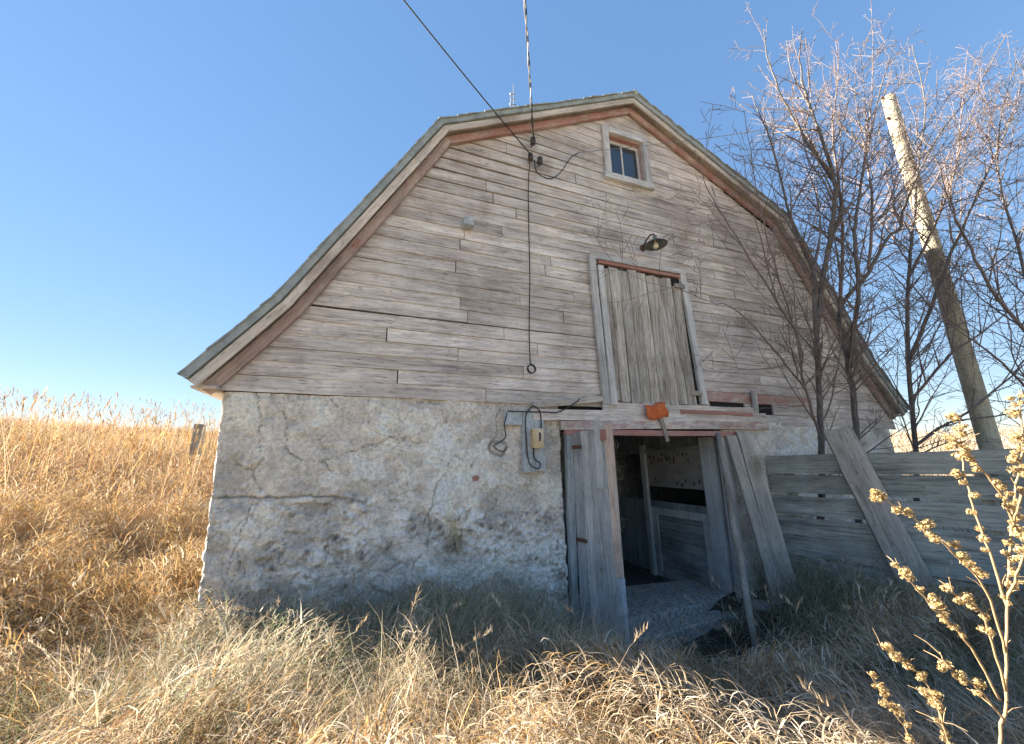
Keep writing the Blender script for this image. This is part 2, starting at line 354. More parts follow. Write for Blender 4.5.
# ------------------------------------------------------------------ ground
def gz(x, y):
    x = np.asarray(x, float); y = np.asarray(y, float)
    h = -0.22 + 0 * x
    h = h - 0.54 * np.exp(-(((x + 0.3) / 1.75) ** 2 + ((y + 0.5) / 1.6) ** 2))         # trodden hollow at the door
    h = h - 0.40 * sstep(1.0, 3.0, x) * sstep(-4.5, -1.0, y) * (1 - sstep(6, 16, x))
    q = (np.maximum(y + .5, 0) * 0.75 + np.maximum(-x - 5.6, 0) * 0.6) / 25.0
    left = sstep(3, -5, x)
    hill = 4.0 * np.clip(q, 0, 1) ** 1.05 * (1 - .25 * sstep(.8, 1, q)) * left
    out = np.maximum(np.maximum(-x - 5.4, x - 5.4), np.maximum(-y, y - 14))
    hill = hill * sstep(-0.1, 2.0, out)
    right = 2.6 * sstep(9, 46, x + 0.3 * y) * (1 - left)
    bump = (fbm(x * .45, y * .45, 3, 4) - .5) * .22 * sstep(0, 1.2, out) + (fbm(x * 1.8, y * 1.8, 3, 8) - .5) * .09 * sstep(0, .5, out)
    h = h + hill + right + bump
    return np.where(out < -0.15, -0.72, h)

def spaced(n, near, far):
    u = np.linspace(-1, 1, n); k = math.asinh(far / near); return near * np.sinh(u * k)
gx = spaced(261, 4.0, 2500) - 1.0; gy = spaced(261, 4.0, 2500) - 1.0
GX, GY = np.meshgrid(gx, gy); GZ = gz(GX, GY)
V = np.stack([GX.ravel(), GY.ravel(), GZ.ravel()], 1); n = len(gx)
I = np.arange(n * n).reshape(n, n); F = np.stack([I[:-1, :-1], I[:-1, 1:], I[1:, 1:], I[1:, :-1]], -1).reshape(-1, 4)
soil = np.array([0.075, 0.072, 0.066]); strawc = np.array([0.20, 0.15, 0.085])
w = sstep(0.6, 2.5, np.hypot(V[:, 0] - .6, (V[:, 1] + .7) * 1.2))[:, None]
field = np.array([0.55, 0.47, 0.34]); w2 = sstep(4.5, 9.0, np.hypot(V[:, 0] + 1.5, V[:, 1] + 1.5))[:, None]  # far straw brightened as a reflector, bouncing sun onto the barn front
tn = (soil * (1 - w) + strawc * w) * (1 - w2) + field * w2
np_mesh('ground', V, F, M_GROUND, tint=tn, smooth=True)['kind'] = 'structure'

# ------------------------------------------------------------------ barn
barn = empty('barn', (0, 0, 0), 'old gambrel roofed barn of weathered grey boards on a cracked stone lower wall', 'barn')
RIDGE, BREAK, FLARE, TIP = (0, 7.51), (3.28, 5.82), (4.90, 3.03), (5.56, 2.17)
HW = 5.28; ZS = 2.05; DEPTH = 13.0
OUT = [(-TIP[0], TIP[1]), (-FLARE[0], FLARE[1]), (-BREAK[0], BREAK[1]), RIDGE, BREAK, FLARE, TIP]
def offs(P, d):
    """offset an open polyline to its lower/inner side by d"""
    R = []
    for i, p in enumerate(P):
        ns = []
        for a, b in ((i - 1, i), (i, i + 1)):
            if a >= 0 and b < len(P):
                dx, dz = P[b][0] - P[a][0], P[b][1] - P[a][1]; l = math.hypot(dx, dz); ns.append((dz / l, -dx / l))
        nx = sum(q[0] for q in ns); nz = sum(q[1] for q in ns); l = math.hypot(nx, nz); nx /= l; nz /= l
        k = d / max(.3, nx * ns[0][0] + nz * ns[0][1]); R.append((p[0] + nx * k, p[1] + nz * k))
    return R
def dense(P, step=.35):
    R = [P[0]]
    for a, b in zip(P[:-1], P[1:]):
        n_ = max(1, int(math.hypot(b[0] - a[0], b[1] - a[1]) / step))
        R += [(a[0] + (b[0] - a[0]) * i / n_, a[1] + (b[1] - a[1]) * i / n_) for i in range(1, n_ + 1)]
    return R
def strip(mb, A, B, y0, y1, jit=0.0, t=None):
    """solid band between two equally long profiles A (outer) and B (inner), from y0 to y1"""
    vs = []; fs = []
    for (a, b) in zip(A, B):
        q = random.uniform(-jit, jit)
        vs += [(a[0], y0 + q, a[1] + q * .4), (b[0], y0 + q, b[1]), (b[0], y1, b[1]), (a[0], y1, a[1])]
    for i in range(len(A) - 1):
        k = i * 4
        for q in range(4): fs.append((k + q, k + 4 + q, k + 4 + (q + 1) % 4, k + (q + 1) % 4))
    fs.append((0, 1, 2, 3)); e = (len(A) - 1) * 4; fs.append((e + 3, e + 2, e + 1, e)); mb.add(vs, fs, t)

# roof covering, deck, barge boards, wall trim: one part per slope side
DO = dense(OUT); half = len(dense(OUT[:4]))
for side, sl in (('l', slice(0, half)), ('r', slice(half - 1, None))):
    A = DO[sl]; mb = MB(); strip(mb, A, offs(A, .085), -.215, DEPTH + .2, .012); mb.build('roof', M_SHINGLE, barn)
    A1 = offs(A, .089); A1 = A1[1:-1] if False else A1
    mb = MB(); strip(mb, A1, offs(A, .128), -.17, DEPTH + .15, 0.0, (random.random(), .25, 0)); mb.build('roof_deck', M_BARGE, barn)
# courses of shingle butts along the two visible verge edges
for sgn in (-1, 1):
    mb = MB()
    pts = [(sgn * a, b) for a, b in [RIDGE, BREAK, FLARE, TIP]]
    for (a, b) in zip(pts[:-1], pts[1:]):
        l = math.hypot(b[0] - a[0], b[1] - a[1]); k = int(l / .14)
        ang = math.atan2(b[1] - a[1], b[0] - a[0])
        for i in range(k):
            u = (i + .5) / k; px, pz = a[0] + (b[0] - a[0]) * u, a[1] + (b[1] - a[1]) * u
            M = Matrix.Translation((px, 0, pz)) @ Matrix.Rotation(-ang, 4, 'Y')
            s_ = 1 if sgn > 0 else -1
            mb.box(-.085, .085, -.235 + random.uniform(-.012, .012), .35, .006 * 1, .016 + random.uniform(0, .008), M @ Matrix.Rotation(math.radians(3), 4, 'Y') @ (Matrix.Rotation(PI, 4, 'X') if sgn < 0 and False else Matrix()))
    mb.build('verge_shingles', M_SHINGLE, barn)

def profile_boards(name, mat, d0, d1, y0, y1, reds, jit=.003):
    for sgn in (-1, 1):
        P = [(sgn * a, b) for a, b in [RIDGE, BREAK, FLARE, TIP]]
        if sgn > 0: P = P[::1]
        for i, (a, b) in enumerate(zip(P[:-1], P[1:])):
            mb = MB()
            # offsets towards the inside (downwards), mitred against the whole profile
            full = [RIDGE, BREAK, FLARE, TIP]
            def off(q, d):
                o = offs([(-x, z) for x, z in full[::-1]] + [(x, z) for x, z in full[1:]], d)
                return o[3 - q] if sgn < 0 else o[3 + q]
            A0, B0, A1, B1 = off(i, d0), off(i + 1, d0), off(i, d1), off(i + 1, d1)
            k = max(2, int(math.hypot(b[0] - a[0], b[1] - a[1]) / .4))
            L0 = [(A0[0] + (B0[0] - A0[0]) * q / k, A0[1] + (B0[1] - A0[1]) * q / k) for q in range(k + 1)]
            L1 = [(A1[0] + (B1[0] - A1[0]) * q / k + random.uniform(-jit, jit), A1[1] + (B1[1] - A1[1]) * q / k + random.uniform(-jit, jit)) for q in range(k + 1)]
            ang = math.atan2(B0[1] - A0[1], B0[0] - A0[0])
            # local frame with X along the board so that the grain follows it
            M = Matrix.Translation((A0[0], 0, A0[1])) @ Matrix.Rotation(-ang, 4, 'Y'); Mi = M.inverted()
            gap = .004 * (1 if i else 0)
            strip(mb, L0, L1, y0 - .003 * i, y1, 0.0, (random.random(), reds[i], 0))
            o = mb.build(name, mat, barn)
            for v in o.data.vertices: v.co = Mi @ v.co
            o.matrix_local = M
profile_boards('barge_board', M_BARGE, .10, .185, -.19, -.165, (.1, .15, .1))
profile_boards('trim_board', M_TRIM, .165, .275, -.075, -.03, (.62, .4, .15), .005)

# gable siding
INN = offs(OUT, .16)
def xlim(z):
    P = INN[3:]
    if z >= P[0][1]: return 0.02
    for a, b in zip(P[:-1], P[1:]):
        if b[1] <= z <= a[1]: return a[0] + (b[0] - a[0]) * (a[1] - z) / (a[1] - b[1])
    return P[-1][0]
WIN = (-.48, .20, 5.87, 6.66)
mb = MB(); z = ZS - .03 - .163; row = -1
reds = {(0, 1): .8}
while z < RIDGE[1] - .2:
    h = .163 + random.uniform(-.006, .006); z1 = min(z + h, RIDGE[1] - .18)
    tilt = .012 + .05 * float(sstep(4.6, 6.2, np.array(z)))
    xl = max(xlim(z), xlim(z1)); J = [-xl]; x = -xl + random.uniform(.9, 3.2)
    while x < xl - .7: J.append(x); x += random.uniform(1.3, 3.9)
    J.append(xl)
    if row == -1: J = [2.02, 3.3, xl]
    if row == 0: J = sorted([j for j in J if not .7 < j < 2.5] + [.95, 1.66, 1.93, 2.28])
    if z1 > WIN[2] + .03 and z < WIN[3] - .03:
        J = sorted([j for j in J if not (WIN[0] - .25 < j < WIN[1] + .25)] + [WIN[0], WIN[1]])
    for a, b in zip(J[:-1], J[1:]):
        cx = (a + b) / 2
        if WIN[0] < cx < WIN[1] and z1 > WIN[2] + .03 and z < WIN[3] - .03: continue
        if row == 0 and (.95 < cx < 1.66 or 1.93 < cx < 2.28): continue
        g = .0035 + (.006 if random.random() < .2 else 0); redv = 0.15 + max(0, random.gauss(-.08, .2)) + (.3 if random.random() < .035 else 0) + (.25 if row in (1, 3) and random.random() < .4 else 0)
        if z > 6.6: redv += .06
        wv = .25 if random.random() < .12 else 0
        t = (random.random(), redv, wv); sag = random.uniform(-.004, .004)
        segs = max(2, int((b - a) / .45)); vs = []; fs = []
        for i in range(segs + 1):
            x = a + g + (b - a - 2 * g) * i / segs
            jb, jt = random.uniform(-.003, .003), random.uniform(-.002, .002)
            xb_ = max(-xlim(z), min(xlim(z), x)); xt_ = max(-xlim(z1), min(xlim(z1), x))
            zz = -tilt * x * (1 if z > 3 else .6); yb = -.016 + random.uniform(-.004, .004)
            vs += [(xb_, yb, z + jb + zz), (xt_, -.006, z1 - .003 + jt + zz), (xt_, .015, z1 - .003 + jt + zz), (xb_, .015, z + jb + zz)]
        for i in range(segs):
            k = i * 4
            for q in range(4): fs.append((k + q, k + (q + 1) % 4, k + 4 + (q + 1) % 4, k + 4 + q))
        fs.append((3, 2, 1, 0)); e = segs * 4; fs.append((e, e + 1, e + 2, e + 3))
        if row == 0 and .95 < cx: pass
        mb.add(vs, fs, t)
    z += h; row += 1
mb.build('gable_siding', M_SIDING, barn)
# near-black sheathing, shade painted into its colour behind the gaps, with the window left open
mb = MB()
P = [(x, z) for x, z in offs(OUT, .14)]
def slab_between(x0, x1, z0, z1, y0=.02, y1=.06):
    mb.box(x0, x1, y0, y1, z0, z1)
mb.box(1.3, 5.0, .025, .06, ZS - .2, ZS + .015)
zs_ = np.linspace(ZS + .02, 7.3, 36)
for za, zb in zip(zs_[:-1], zs_[1:]):
    xl = min(xlim(za), xlim(zb))
    if zb > WIN[2] and za < WIN[3]: slab_between(-xl, WIN[0] - .02, za, zb); slab_between(WIN[1] + .02, xl, za, zb)
    else: slab_between(-xl, xl, za, zb)
mb.build('sheathing', M_DARK, barn)

# rubble stone walls (front in two pieces round the door opening, sides and back)
CRACKS = [[(-4.73, 1.89), (-4.65, 1.69), (-4.68, 1.48), (-4.52, 1.39), (-4.33, 1.35), (-4.18, 1.25)],
 [(-4.99, 2.06), (-4.9, 1.66), (-4.83, 1.39), (-4.91, 1.27), (-4.85, 1.09), (-4.91, 0.86), (-5.01, 0.6), (-5.04, 0.38)],
 [(-2.95, 1.41), (-3.04, 1.24), (-3.18, 1.03), (-3.21, 0.68), (-3.2, 0.49), (-3.35, 0.28)],
 [(-2.41, 1.97), (-2.43, 1.65), (-2.57, 1.49), (-2.8, 1.26), (-2.95, 1.41)],
 [(-2.92, 0.74), (-2.96, 0.55), (-2.91, 0.35)], [(-5.08, 1.36), (-4.91, 1.27)], [(-4.33, 1.35), (-3.95, 1.5), (-3.6, 1.62)]]
JOINT = [(-5.4, 1.06), (-4.84, 1.045), (-4.54, 1.04), (-4.16, 1.02), (-3.94, 0.96), (-3.64, 0.88), (-3.25, 0.86), (-2.6, .82), (-1.4, .8)]
def rubble(name, path, z0, z1, step, seed, detail=True):
    """path: list of (x, y, nx, ny) along the wall foot; a dense displaced sheet with its own thickness"""
    xs = [path[0]]; arc = [0]
    for a, b in zip(path[:-1], path[1:]):
        l = math.hypot(b[0] - a[0], b[1] - a[1]); k = max(1, int(l / step))
        for i in range(1, k + 1):
            u = i / k; xs.append(tuple(a[q] + (b[q] - a[q]) * u for q in range(4))); arc.append(arc[-1] + l / k)
    xs = np.array(xs); nz = int((z1 - z0) / step); zz = np.linspace(z0, z1, nz + 1)
    U, Z = np.meshgrid(np.arange(len(xs)), zz); X = xs[U, 0]; Y = xs[U, 1]; NX = xs[U, 2]; NY = xs[U, 3]; S = np.array(arc)[U]
    px = np.where(np.abs(NY) > .5, X, S + 31.7)
    low = sstep(.06, -.06, Z - np.interp(px, [p_[0] for p_ in JOINT], [p_[1] for p_ in JOINT]) + (fbm(px * 3, Z * 3, 3, 2) - .5) * .2) if detail else np.full(X.shape, .4)
    wx = px + (fbm(px * 5, Z * 5, 3, 21) - .5) * .12; wz = Z + (fbm(px * 5, Z * 5, 3, 23) - .5) * .12
    d = (fbm(px * 1.3, Z * 1.3, 4, seed) - .5) * .05 + (fbm(px * 9, Z * 9, 4, seed + 3) - .5) * .035 * (1 + .6 * low)
    f1, f2, idv = worley(wx * 4.2, wz * 5.0, seed + 1)                       # big field stones just showing
    st = sstep(.0, .25, f2 - f1) * (idv > .55); d = d + st * .010 * (.5 + .8 * low)
    g1, g2, gid = worley(wx * 15, wz * 15, seed + 2)                          # small aggregate
    ag = sstep(.5, .15, g1) * (gid > .45) * low * sstep(.42, .58, fbm(px * 2.2, Z * 2.2, 3, seed + 6)); d = d + ag * .026; 
    smooth = sstep(.52, .62, fbm(px * 1.7 + 3, Z * 2.0, 3, seed + 8))
    base = np.array([0.79, 0.735, 0.665]); lowc = np.array([0.82, 0.78, 0.725])
    C = base * (1 - low[..., None]) + lowc * low[..., None]
    fl = sstep(.47, .50, fbm(px * 2.1 + 7, Z * 2.4, 6, seed + 51) - .07 * low + .03); d = d + fl * .013; C = C * (.86 + .18 * fl)[..., None]
    fl2 = sstep(.60, .62, fbm(px * 4.1 + 3, Z * 4.4, 5, seed + 57)); d = d - fl2 * .009; C = C * (1 - .22 * fl2 * (.4 + .6 * low))[..., None]
    C = C * (.82 + .4 * fbm(px * 2.3, Z * 2.3, 5, seed + 12))[..., None] * (.80 + .40 * fbm(px * 8, Z * 9, 4, seed + 14))[..., None]
    C = C * (1 + (st * (idv - .75) * .9)[..., None]); C = C * (1 + (ag * (gid - .72) * 2.3)[..., None]); C = C * (1 - .3 * (sstep(.09, .0, f2 - f1) * low * sstep(.4,.6,fbm(px*2.7,Z*2.7,3,seed+41)))[..., None])
    tone = fbm(px * .9, Z * 1.4, 4, seed + 15)[..., None]
    C = C * (1 + (tone - .5) * np.array([.28, .26, .22])) * (1 + (smooth * .12)[..., None])
    C = C * (1 - .3 * (.6 * low * sstep(.5, .7, fbm(px * 4.5, Z * 4.5, 4, seed + 18)))[..., None])
    pits = sstep(.66, .8, fbm(px * 19, Z * 19, 3, seed + 22)) * sstep(.4, .6, fbm(px * 3, Z * 3, 2, seed + 24)); d = d - pits * .012; C = C * (1 - .3 * pits[..., None])
    damp = sstep(.45, -.45, Z + (fbm(px * 2, Z * 2, 3, seed + 30) - .5) * .6)[..., None]; C = C * (1 - damp * np.array([.08, .07, .05]))
    if detail:
        wob = (fbm(px * 9, Z * 9, 5, 77) - .5) * .10; wob2 = (fbm(px * 9 + 9, Z * 9, 5, 79) - .5) * .10
        for P_ in CRACKS:
            e = polyd(px + wob, Z + wob2, P_); wd = .0035 + .007 * fbm(px * 4, Z * 4, 2, 81)
            k = sstep(1.0, .25, e / wd); k = k * sstep(.12, .32, fbm(px * 6, Z * 6, 2, 83)); d = d - k * .016; C = C * (1 - .5 * k[..., None])
        e = polyd(px, Z + wob * .7, JOINT); k = sstep(1.0, .3, e / .014) * sstep(-3.3, -4.3, px); d = d - k * .022; C = C * (1 - .5 * k[..., None])
        # fine crazing
        c1, c2, _ = worley(wx * 2.6, wz * 2.6, 91); k = sstep(.02, .004, c2 - c1 + (fbm(px * 20, Z * 20, 2, 95) - .5) * .02) * sstep(.42, .55, fbm(px * 1.4, Z * 1.4, 2, 93)); d = d - k * .010; C = C * (1 - .4 * k[..., None])
        for hx, hz, hr in ((-4.7, .61, .055), (-4.12, .58, .055), (-4.26, .54, .025), (-4.75, .45, .085), (-3.6, 1.0, .03), (-2.62, .66, .04)):
            e = np.hypot(px - hx + wob * 2, (Z - hz + wob2 * 2) * 1.2) / hr; k = sstep(1, .55, e); d = d - k * .03; C = C * (1 - .4 * k[..., None])
        e = np.maximum(np.abs(px + 3.875 + (Z - 1.3) * .1) / .19, np.abs(Z - 1.305 + wob * 1.2) / .135) + wob * 2; k = sstep(1.1, .9, e + (fbm(px * 12, Z * 12, 4, 87) - .5) * .5) * (.8 + .25 * fbm(px * 16, Z * 16, 3, 88)); d = d + k * .006; C = C * (1 - k[..., None]) + np.array([.88, .85, .80]) * k[..., None]
        e = np.hypot(px + 2.71, Z - 1.15) + wob * .6; k = sstep(.055, .04, e)[..., None]; C = C * (1 - k) + np.array([.42, .22, .18]) * k
        e = np.hypot(px + 4.90 + wob * 2.5, (Z - 1.40 + wob2 * 2.5) * 1.2); k = sstep(.15, .125, e); d = d + k * .012; C = C * (1 + .14 * k[..., None])
        e = np.abs(np.hypot((px + 2.43 + wob) * .8, Z - 1.48 + wob2) - .09); k = sstep(.016, .005, e); d = d - k * .018; C = C * (1 - .5 * k[..., None])
        tr = sstep(.06, .0, np.abs(px + 2.96 + wob * 3) - .05) * sstep(.25, .45, Z) * sstep(.95, .75, Z); C = C * (1 - .25 * tr[..., None] * np.array([.8, 1, 1.5]))
    d = d * np.where((np.abs(NX) > .3), .45, 1.0)
    d = d + np.where(Z > z1 - .05, -.02 * fbm(px * 8, Z, 2, 4), 0)
    Vv = np.stack([X + NX * d, Y + NY * d, Z], -1)
    # the weathered outer corner leans in slightly at its foot
    lean = sstep(-4.7, -5.3, Vv[..., 0]) * .09 * (1 - np.clip(Z / 2.05, -.3, 1)); Vv[..., 0] += lean
    m_, k_ = U.shape; I = np.arange(m_ * k_).reshape(m_, k_)
    F_ = np.stack([I[:-1, :-1], I[:-1, 1:], I[1:, 1:], I[1:, :-1]], -1).reshape(-1, 4)
    return np_mesh(name, Vv.reshape(-1, 3), F_, M_RUBBLE, barn, tint=np.clip(C.reshape(-1, 3), .02, .88), smooth=True)
DL, DR = -1.60, 1.10
c_ = .07
rubble('stone_wall', [(-HW, 1.6, -1, 0), (-HW, c_, -1, 0), (-HW + c_ * .3, c_ * .3, -.707, -.707), (-HW + c_, 0, 0, -1), (DL, 0, 0, -1), (DL, .4, .2, 0)], -.85, ZS, .0135, 40)
rubble('stone_wall', [(DR + .02, .14, -.2, 0), (DR, 0, 0, -1), (HW - c_, 0, 0, -1), (HW, c_, 1, 0), (HW, 1.6, 1, 0)], -.95, ZS - .16, .022, 60, False)
mb = MB(); mb.cur = (.3, .29, .27)
mb.box(-HW + .05, -HW + .45, .5, DEPTH, -.9, ZS); mb.box(HW - .45, HW - .05, .5, DEPTH, -.9, ZS); mb.box(-HW + .06, HW - .06, DEPTH - .4, DEPTH, -.9, ZS)
mb.box(-HW + .2, DL - .01, .12, .42, -.9, ZS - .02); mb.box(DR + .01, HW - .2, .12, .42, -.9, ZS - .2)
mb.build('foundation_wall', M_RUBBLE, barn)
mb = MB(); zb_ = np.linspace(ZS, 7.3, 30)
for za, zb in zip(zb_[:-1], zb_[1:]): xl = min(xlim(za), xlim(zb)); mb.box(-xl, xl, DEPTH - .06, DEPTH - .02, za, zb - .003, t=(random.random(), .1, 0))
mb.build('back_gable', M_SIDING, barn)
mb = MB(); mb.box(-HW + .3, HW - .3, .07, DEPTH - .1, ZS - .06, ZS + .0); mb.build('loft_floor', M_DARK, barn)  # coloured near-black to read as shade in the broken board row

# --- lintel and timbers over the door
def part_board(name, p0, p1, w, th, zdir, mat, t=None, parent=barn, j=.004, split=.006, n=7, taper=0):
    p0, p1 = Vector(p0), Vector(p1); M = frame(p0, p1 - p0, zdir); mb = MB(); mb.board((p1 - p0).length, w, th, None, t or (random.random(), 0, 0), n, j, split, taper)
    o = mb.build(name, mat, parent); o.matrix_local = M; return o
F_ = (0, -1, 0)
part_board('lintel_board', (-2.02, -.03, 1.90), (2.0, -.03, 1.95), .14, .05, F_, M_SIDING, (.3, .25, .3))
part_board('lintel_board', (-1.62, -.035, 1.775), (2.0, -.035, 1.82), .115, .055, F_, M_SIDING, (.6, .75, .1))
part_board('lintel_board', (-1.56, -.02, 1.69), (1.35, -.02, 1.69), .075, .07, F_, M_TRIM, (.2, .9, 0))
part_board('lintel_board', (-.98, -.035, 2.035), (1.75, -.035, 2.045), .12, .05, F_, M_SIDING, (.8, .5, .3))
part_board('lintel_board', (.3, -.075, 2.0), (1.7, -.075, 1.99), .06, .02, F_, M_TRIM, (.5, .95, 0))
part_board('loose_strip', (-1.98, -.05, 2.02), (-.9, -.06, 2.15), .075, .022, F_, M_LEAN, (.4, .1, 0))
part_board('stub_board', (1.80, -.05, 1.78), (1.85, -.06, 2.38), .1, .022, F_, M_JAMB, (.7, 0, 0))
# opening frame
fr = empty('door_frame'); fr.parent = barn
part_board('jamb', (-1.545, .0, -.75), (-1.50, .0, 1.68), .085, .075, F_, M_INNERX, (.2, 0, 0), fr)
part_board('jamb', (1.04, .02, -.75), (1.10, .02, 1.66), .16, .07, F_, M_JAMB, (.8, 0, 0), fr)

# --- open door leaf: hinged at the left jamb, swung out towards the path
hinge = Vector((-1.45, -.06, 0)); free = Vector((-1.275, -.60, 0)); dd = (free - hinge).normalized(); W = (free - hinge).length
door = empty('door', (hinge.x, hinge.y, 0)); door.parent = barn; door.rotation_euler = (0, 0, math.atan2(dd.y, dd.x)); meta(door, 'weathered grey plank door leaf swung outwards with a bare pinkish edge')
mb = MB(); x = 0
for i in range(4):
    w_ = W / 4; mb.box(x + .002, x + w_ - .002, -.018, .018 + random.uniform(-.002, .002), -.60 - .04 * i + random.uniform(-.02, .02), 1.69 + random.uniform(-.02, .012), t=(random.random(), 0, .1), j=.004); x += w_
mb.build('leaf_boards', M_DOOR, door)
mb = MB(); mb.box(W - .03, W + .045, -.030, .022, .12, 1.73, j=.004, t=(.4, .3, 0)); mb.build('edge_strip', M_ORANGE, door)
mb = MB(); mb.box(W - .02, W + .05, -.034, .026, -.76, .115, j=.004); mb.build('kick_strip', M_BLUEWHITE, door)
mb = MB(); mb.box(W * .68, W * .68 + .1, -.052, -.022, 1.02, 1.80, j=.006, t=(.3, 0, .3)); o = mb.build('batten', M_DOOR, door)
for zz in (1.5, .42):
    mb = MB(); mb.box(-.06, .16, -.034, -.019, zz - .02, zz + .02, j=.004); mb.tube([(-.02, -.026, zz - .07), (-.02, -.026, zz + .07)], .018, 8); mb.box(-.1, -.02, -.038, -.02, zz - .10, zz + .09, j=.014); mb.build('hinge', M_IRON, door)
mb = MB(); mb.box(W * .86, W * .98, -.06, -.02, 1.56, 1.68, t=(.3, .9, 0)); mb.build('latch_block', M_TRIM, door)
for zz in (1.35, .1):
    mb = MB(); mb.box(.04, W - .05, .019, .045, zz - .06, zz + .06, t=(random.random(), 0, 0)); mb.build('ledge', M_INNER, door)
# --- interior seen through the door
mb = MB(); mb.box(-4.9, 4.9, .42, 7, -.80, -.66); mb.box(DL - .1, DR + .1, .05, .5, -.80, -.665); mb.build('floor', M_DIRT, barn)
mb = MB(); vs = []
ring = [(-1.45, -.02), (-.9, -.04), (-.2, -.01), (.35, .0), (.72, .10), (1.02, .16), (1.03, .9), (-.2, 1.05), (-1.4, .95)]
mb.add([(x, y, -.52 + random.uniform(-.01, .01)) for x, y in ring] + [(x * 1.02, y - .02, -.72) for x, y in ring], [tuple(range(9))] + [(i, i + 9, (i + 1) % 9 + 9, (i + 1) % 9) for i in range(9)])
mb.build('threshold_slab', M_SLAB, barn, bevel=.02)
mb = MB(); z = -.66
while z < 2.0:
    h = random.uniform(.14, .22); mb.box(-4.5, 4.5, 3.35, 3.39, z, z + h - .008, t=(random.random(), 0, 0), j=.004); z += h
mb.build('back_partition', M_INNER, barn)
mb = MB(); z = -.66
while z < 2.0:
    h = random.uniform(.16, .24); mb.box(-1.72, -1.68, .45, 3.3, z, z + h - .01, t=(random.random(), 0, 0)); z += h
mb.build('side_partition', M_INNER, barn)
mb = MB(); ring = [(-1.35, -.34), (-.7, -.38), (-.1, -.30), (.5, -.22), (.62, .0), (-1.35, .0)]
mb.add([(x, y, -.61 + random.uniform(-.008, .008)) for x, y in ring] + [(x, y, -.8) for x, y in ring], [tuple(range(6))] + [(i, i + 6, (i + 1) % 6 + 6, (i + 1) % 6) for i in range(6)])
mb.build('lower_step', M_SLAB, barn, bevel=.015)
# right hand stall front runs back from the jamb
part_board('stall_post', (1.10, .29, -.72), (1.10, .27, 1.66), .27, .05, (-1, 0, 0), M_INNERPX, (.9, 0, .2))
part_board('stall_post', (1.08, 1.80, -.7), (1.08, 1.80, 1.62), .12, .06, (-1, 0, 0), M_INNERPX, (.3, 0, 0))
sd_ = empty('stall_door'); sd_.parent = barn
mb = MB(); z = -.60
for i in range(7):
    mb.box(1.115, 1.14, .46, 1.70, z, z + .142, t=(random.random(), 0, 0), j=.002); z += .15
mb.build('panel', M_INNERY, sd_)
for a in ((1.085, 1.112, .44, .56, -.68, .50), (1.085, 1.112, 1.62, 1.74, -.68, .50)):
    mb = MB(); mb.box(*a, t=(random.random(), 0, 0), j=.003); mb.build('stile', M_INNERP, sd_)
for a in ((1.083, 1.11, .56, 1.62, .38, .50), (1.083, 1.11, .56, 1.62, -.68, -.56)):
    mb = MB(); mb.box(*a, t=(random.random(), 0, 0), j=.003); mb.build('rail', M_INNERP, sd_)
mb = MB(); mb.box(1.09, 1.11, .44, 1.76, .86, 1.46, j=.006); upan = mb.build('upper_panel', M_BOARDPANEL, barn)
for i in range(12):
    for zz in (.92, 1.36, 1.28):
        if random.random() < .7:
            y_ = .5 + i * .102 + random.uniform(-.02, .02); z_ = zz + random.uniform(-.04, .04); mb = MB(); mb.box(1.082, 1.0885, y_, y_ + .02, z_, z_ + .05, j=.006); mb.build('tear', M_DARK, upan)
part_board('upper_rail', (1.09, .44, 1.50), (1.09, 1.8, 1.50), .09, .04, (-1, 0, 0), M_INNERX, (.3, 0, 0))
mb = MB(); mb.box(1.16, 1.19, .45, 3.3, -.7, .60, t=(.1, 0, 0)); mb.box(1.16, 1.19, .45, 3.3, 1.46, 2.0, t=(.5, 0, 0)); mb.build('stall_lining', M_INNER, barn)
part_board('interior_post', (-.2, 2.4, -.7), (-.2, 2.4, 2.0), .16, .14, F_, M_INNERX, (.6, 0, 0))
mb = MB(); mb.box(-.05, .7, 2.9, 3.25, .05, .09, j=.01); mb.box(0, .04, 2.92, 3.2, -.66, .05); mb.box(.62, .66, 2.92, 3.2, -.66, .05); mb.build('manger', M_INNERP, barn)

# --- window high in the gable
win = empty('window'); win.parent = barn
x0, x1, z0, z1 = WIN
for a in ((x0 - .11, x0, z0 - .1, z1 + .1), (x1, x1 + .11, z0 - .1, z1 + .06)):
    mb = MB(); mb.box(a[0], a[1], -.07, -.02, a[2], a[3], t=(random.random(), 0, .45), j=.004); mb.build('casing', M_JAMBZ, win)
for a in ((x0 - .001, x1 + .001, z1 - .01, z1 + .09), (x0 - .14, x1 + .14, z0 - .13, z0 - .02)):
    mb = MB(); mb.box(a[0], a[1], -.082, -.02, a[2], a[3], t=(random.random(), .1, .2), j=.004); mb.build('sill' if a[2] < z0 else 'head', M_JAMB, win)
mb = MB(); mb.box(x0 - .02, x0 + .012, -.02, .12, z0, z1); mb.box(x1 - .012, x1 + .02, -.02, .12, z0, z1); mb.box(x0 + .012, x1 - .012, -.02, .12, z1 - .03, z1 + .0, t=(.2, .8, 0)); mb.build('reveal', M_TRIM, win)
mb = MB()
for a in ((x0 + .013, x0 + .055, z0, z1 - .03), (x1 - .055, x1 - .013, z0, z1 - .03)): mb.box(a[0], a[1], .055, .085, a[2], a[3])
mb.box(x0 + .055, x1 - .055, .055, .085, z0, z0 + .05); mb.box(x0 + .055, x1 - .055, .055, .085, z1 - .09, z1 - .031)
xm = (x0 + x1) / 2 - .02; mb.box(xm - .015, xm + .015, .057, .083, z0 + .05, z1 - .09); mb.build('sash', M_JAMB, win)
mb = MB(); mb.box(x0 + .05, x1 - .05, .068, .073, z0 + .04, z1 - .08); mb.build('pane', M_GLASS, win)

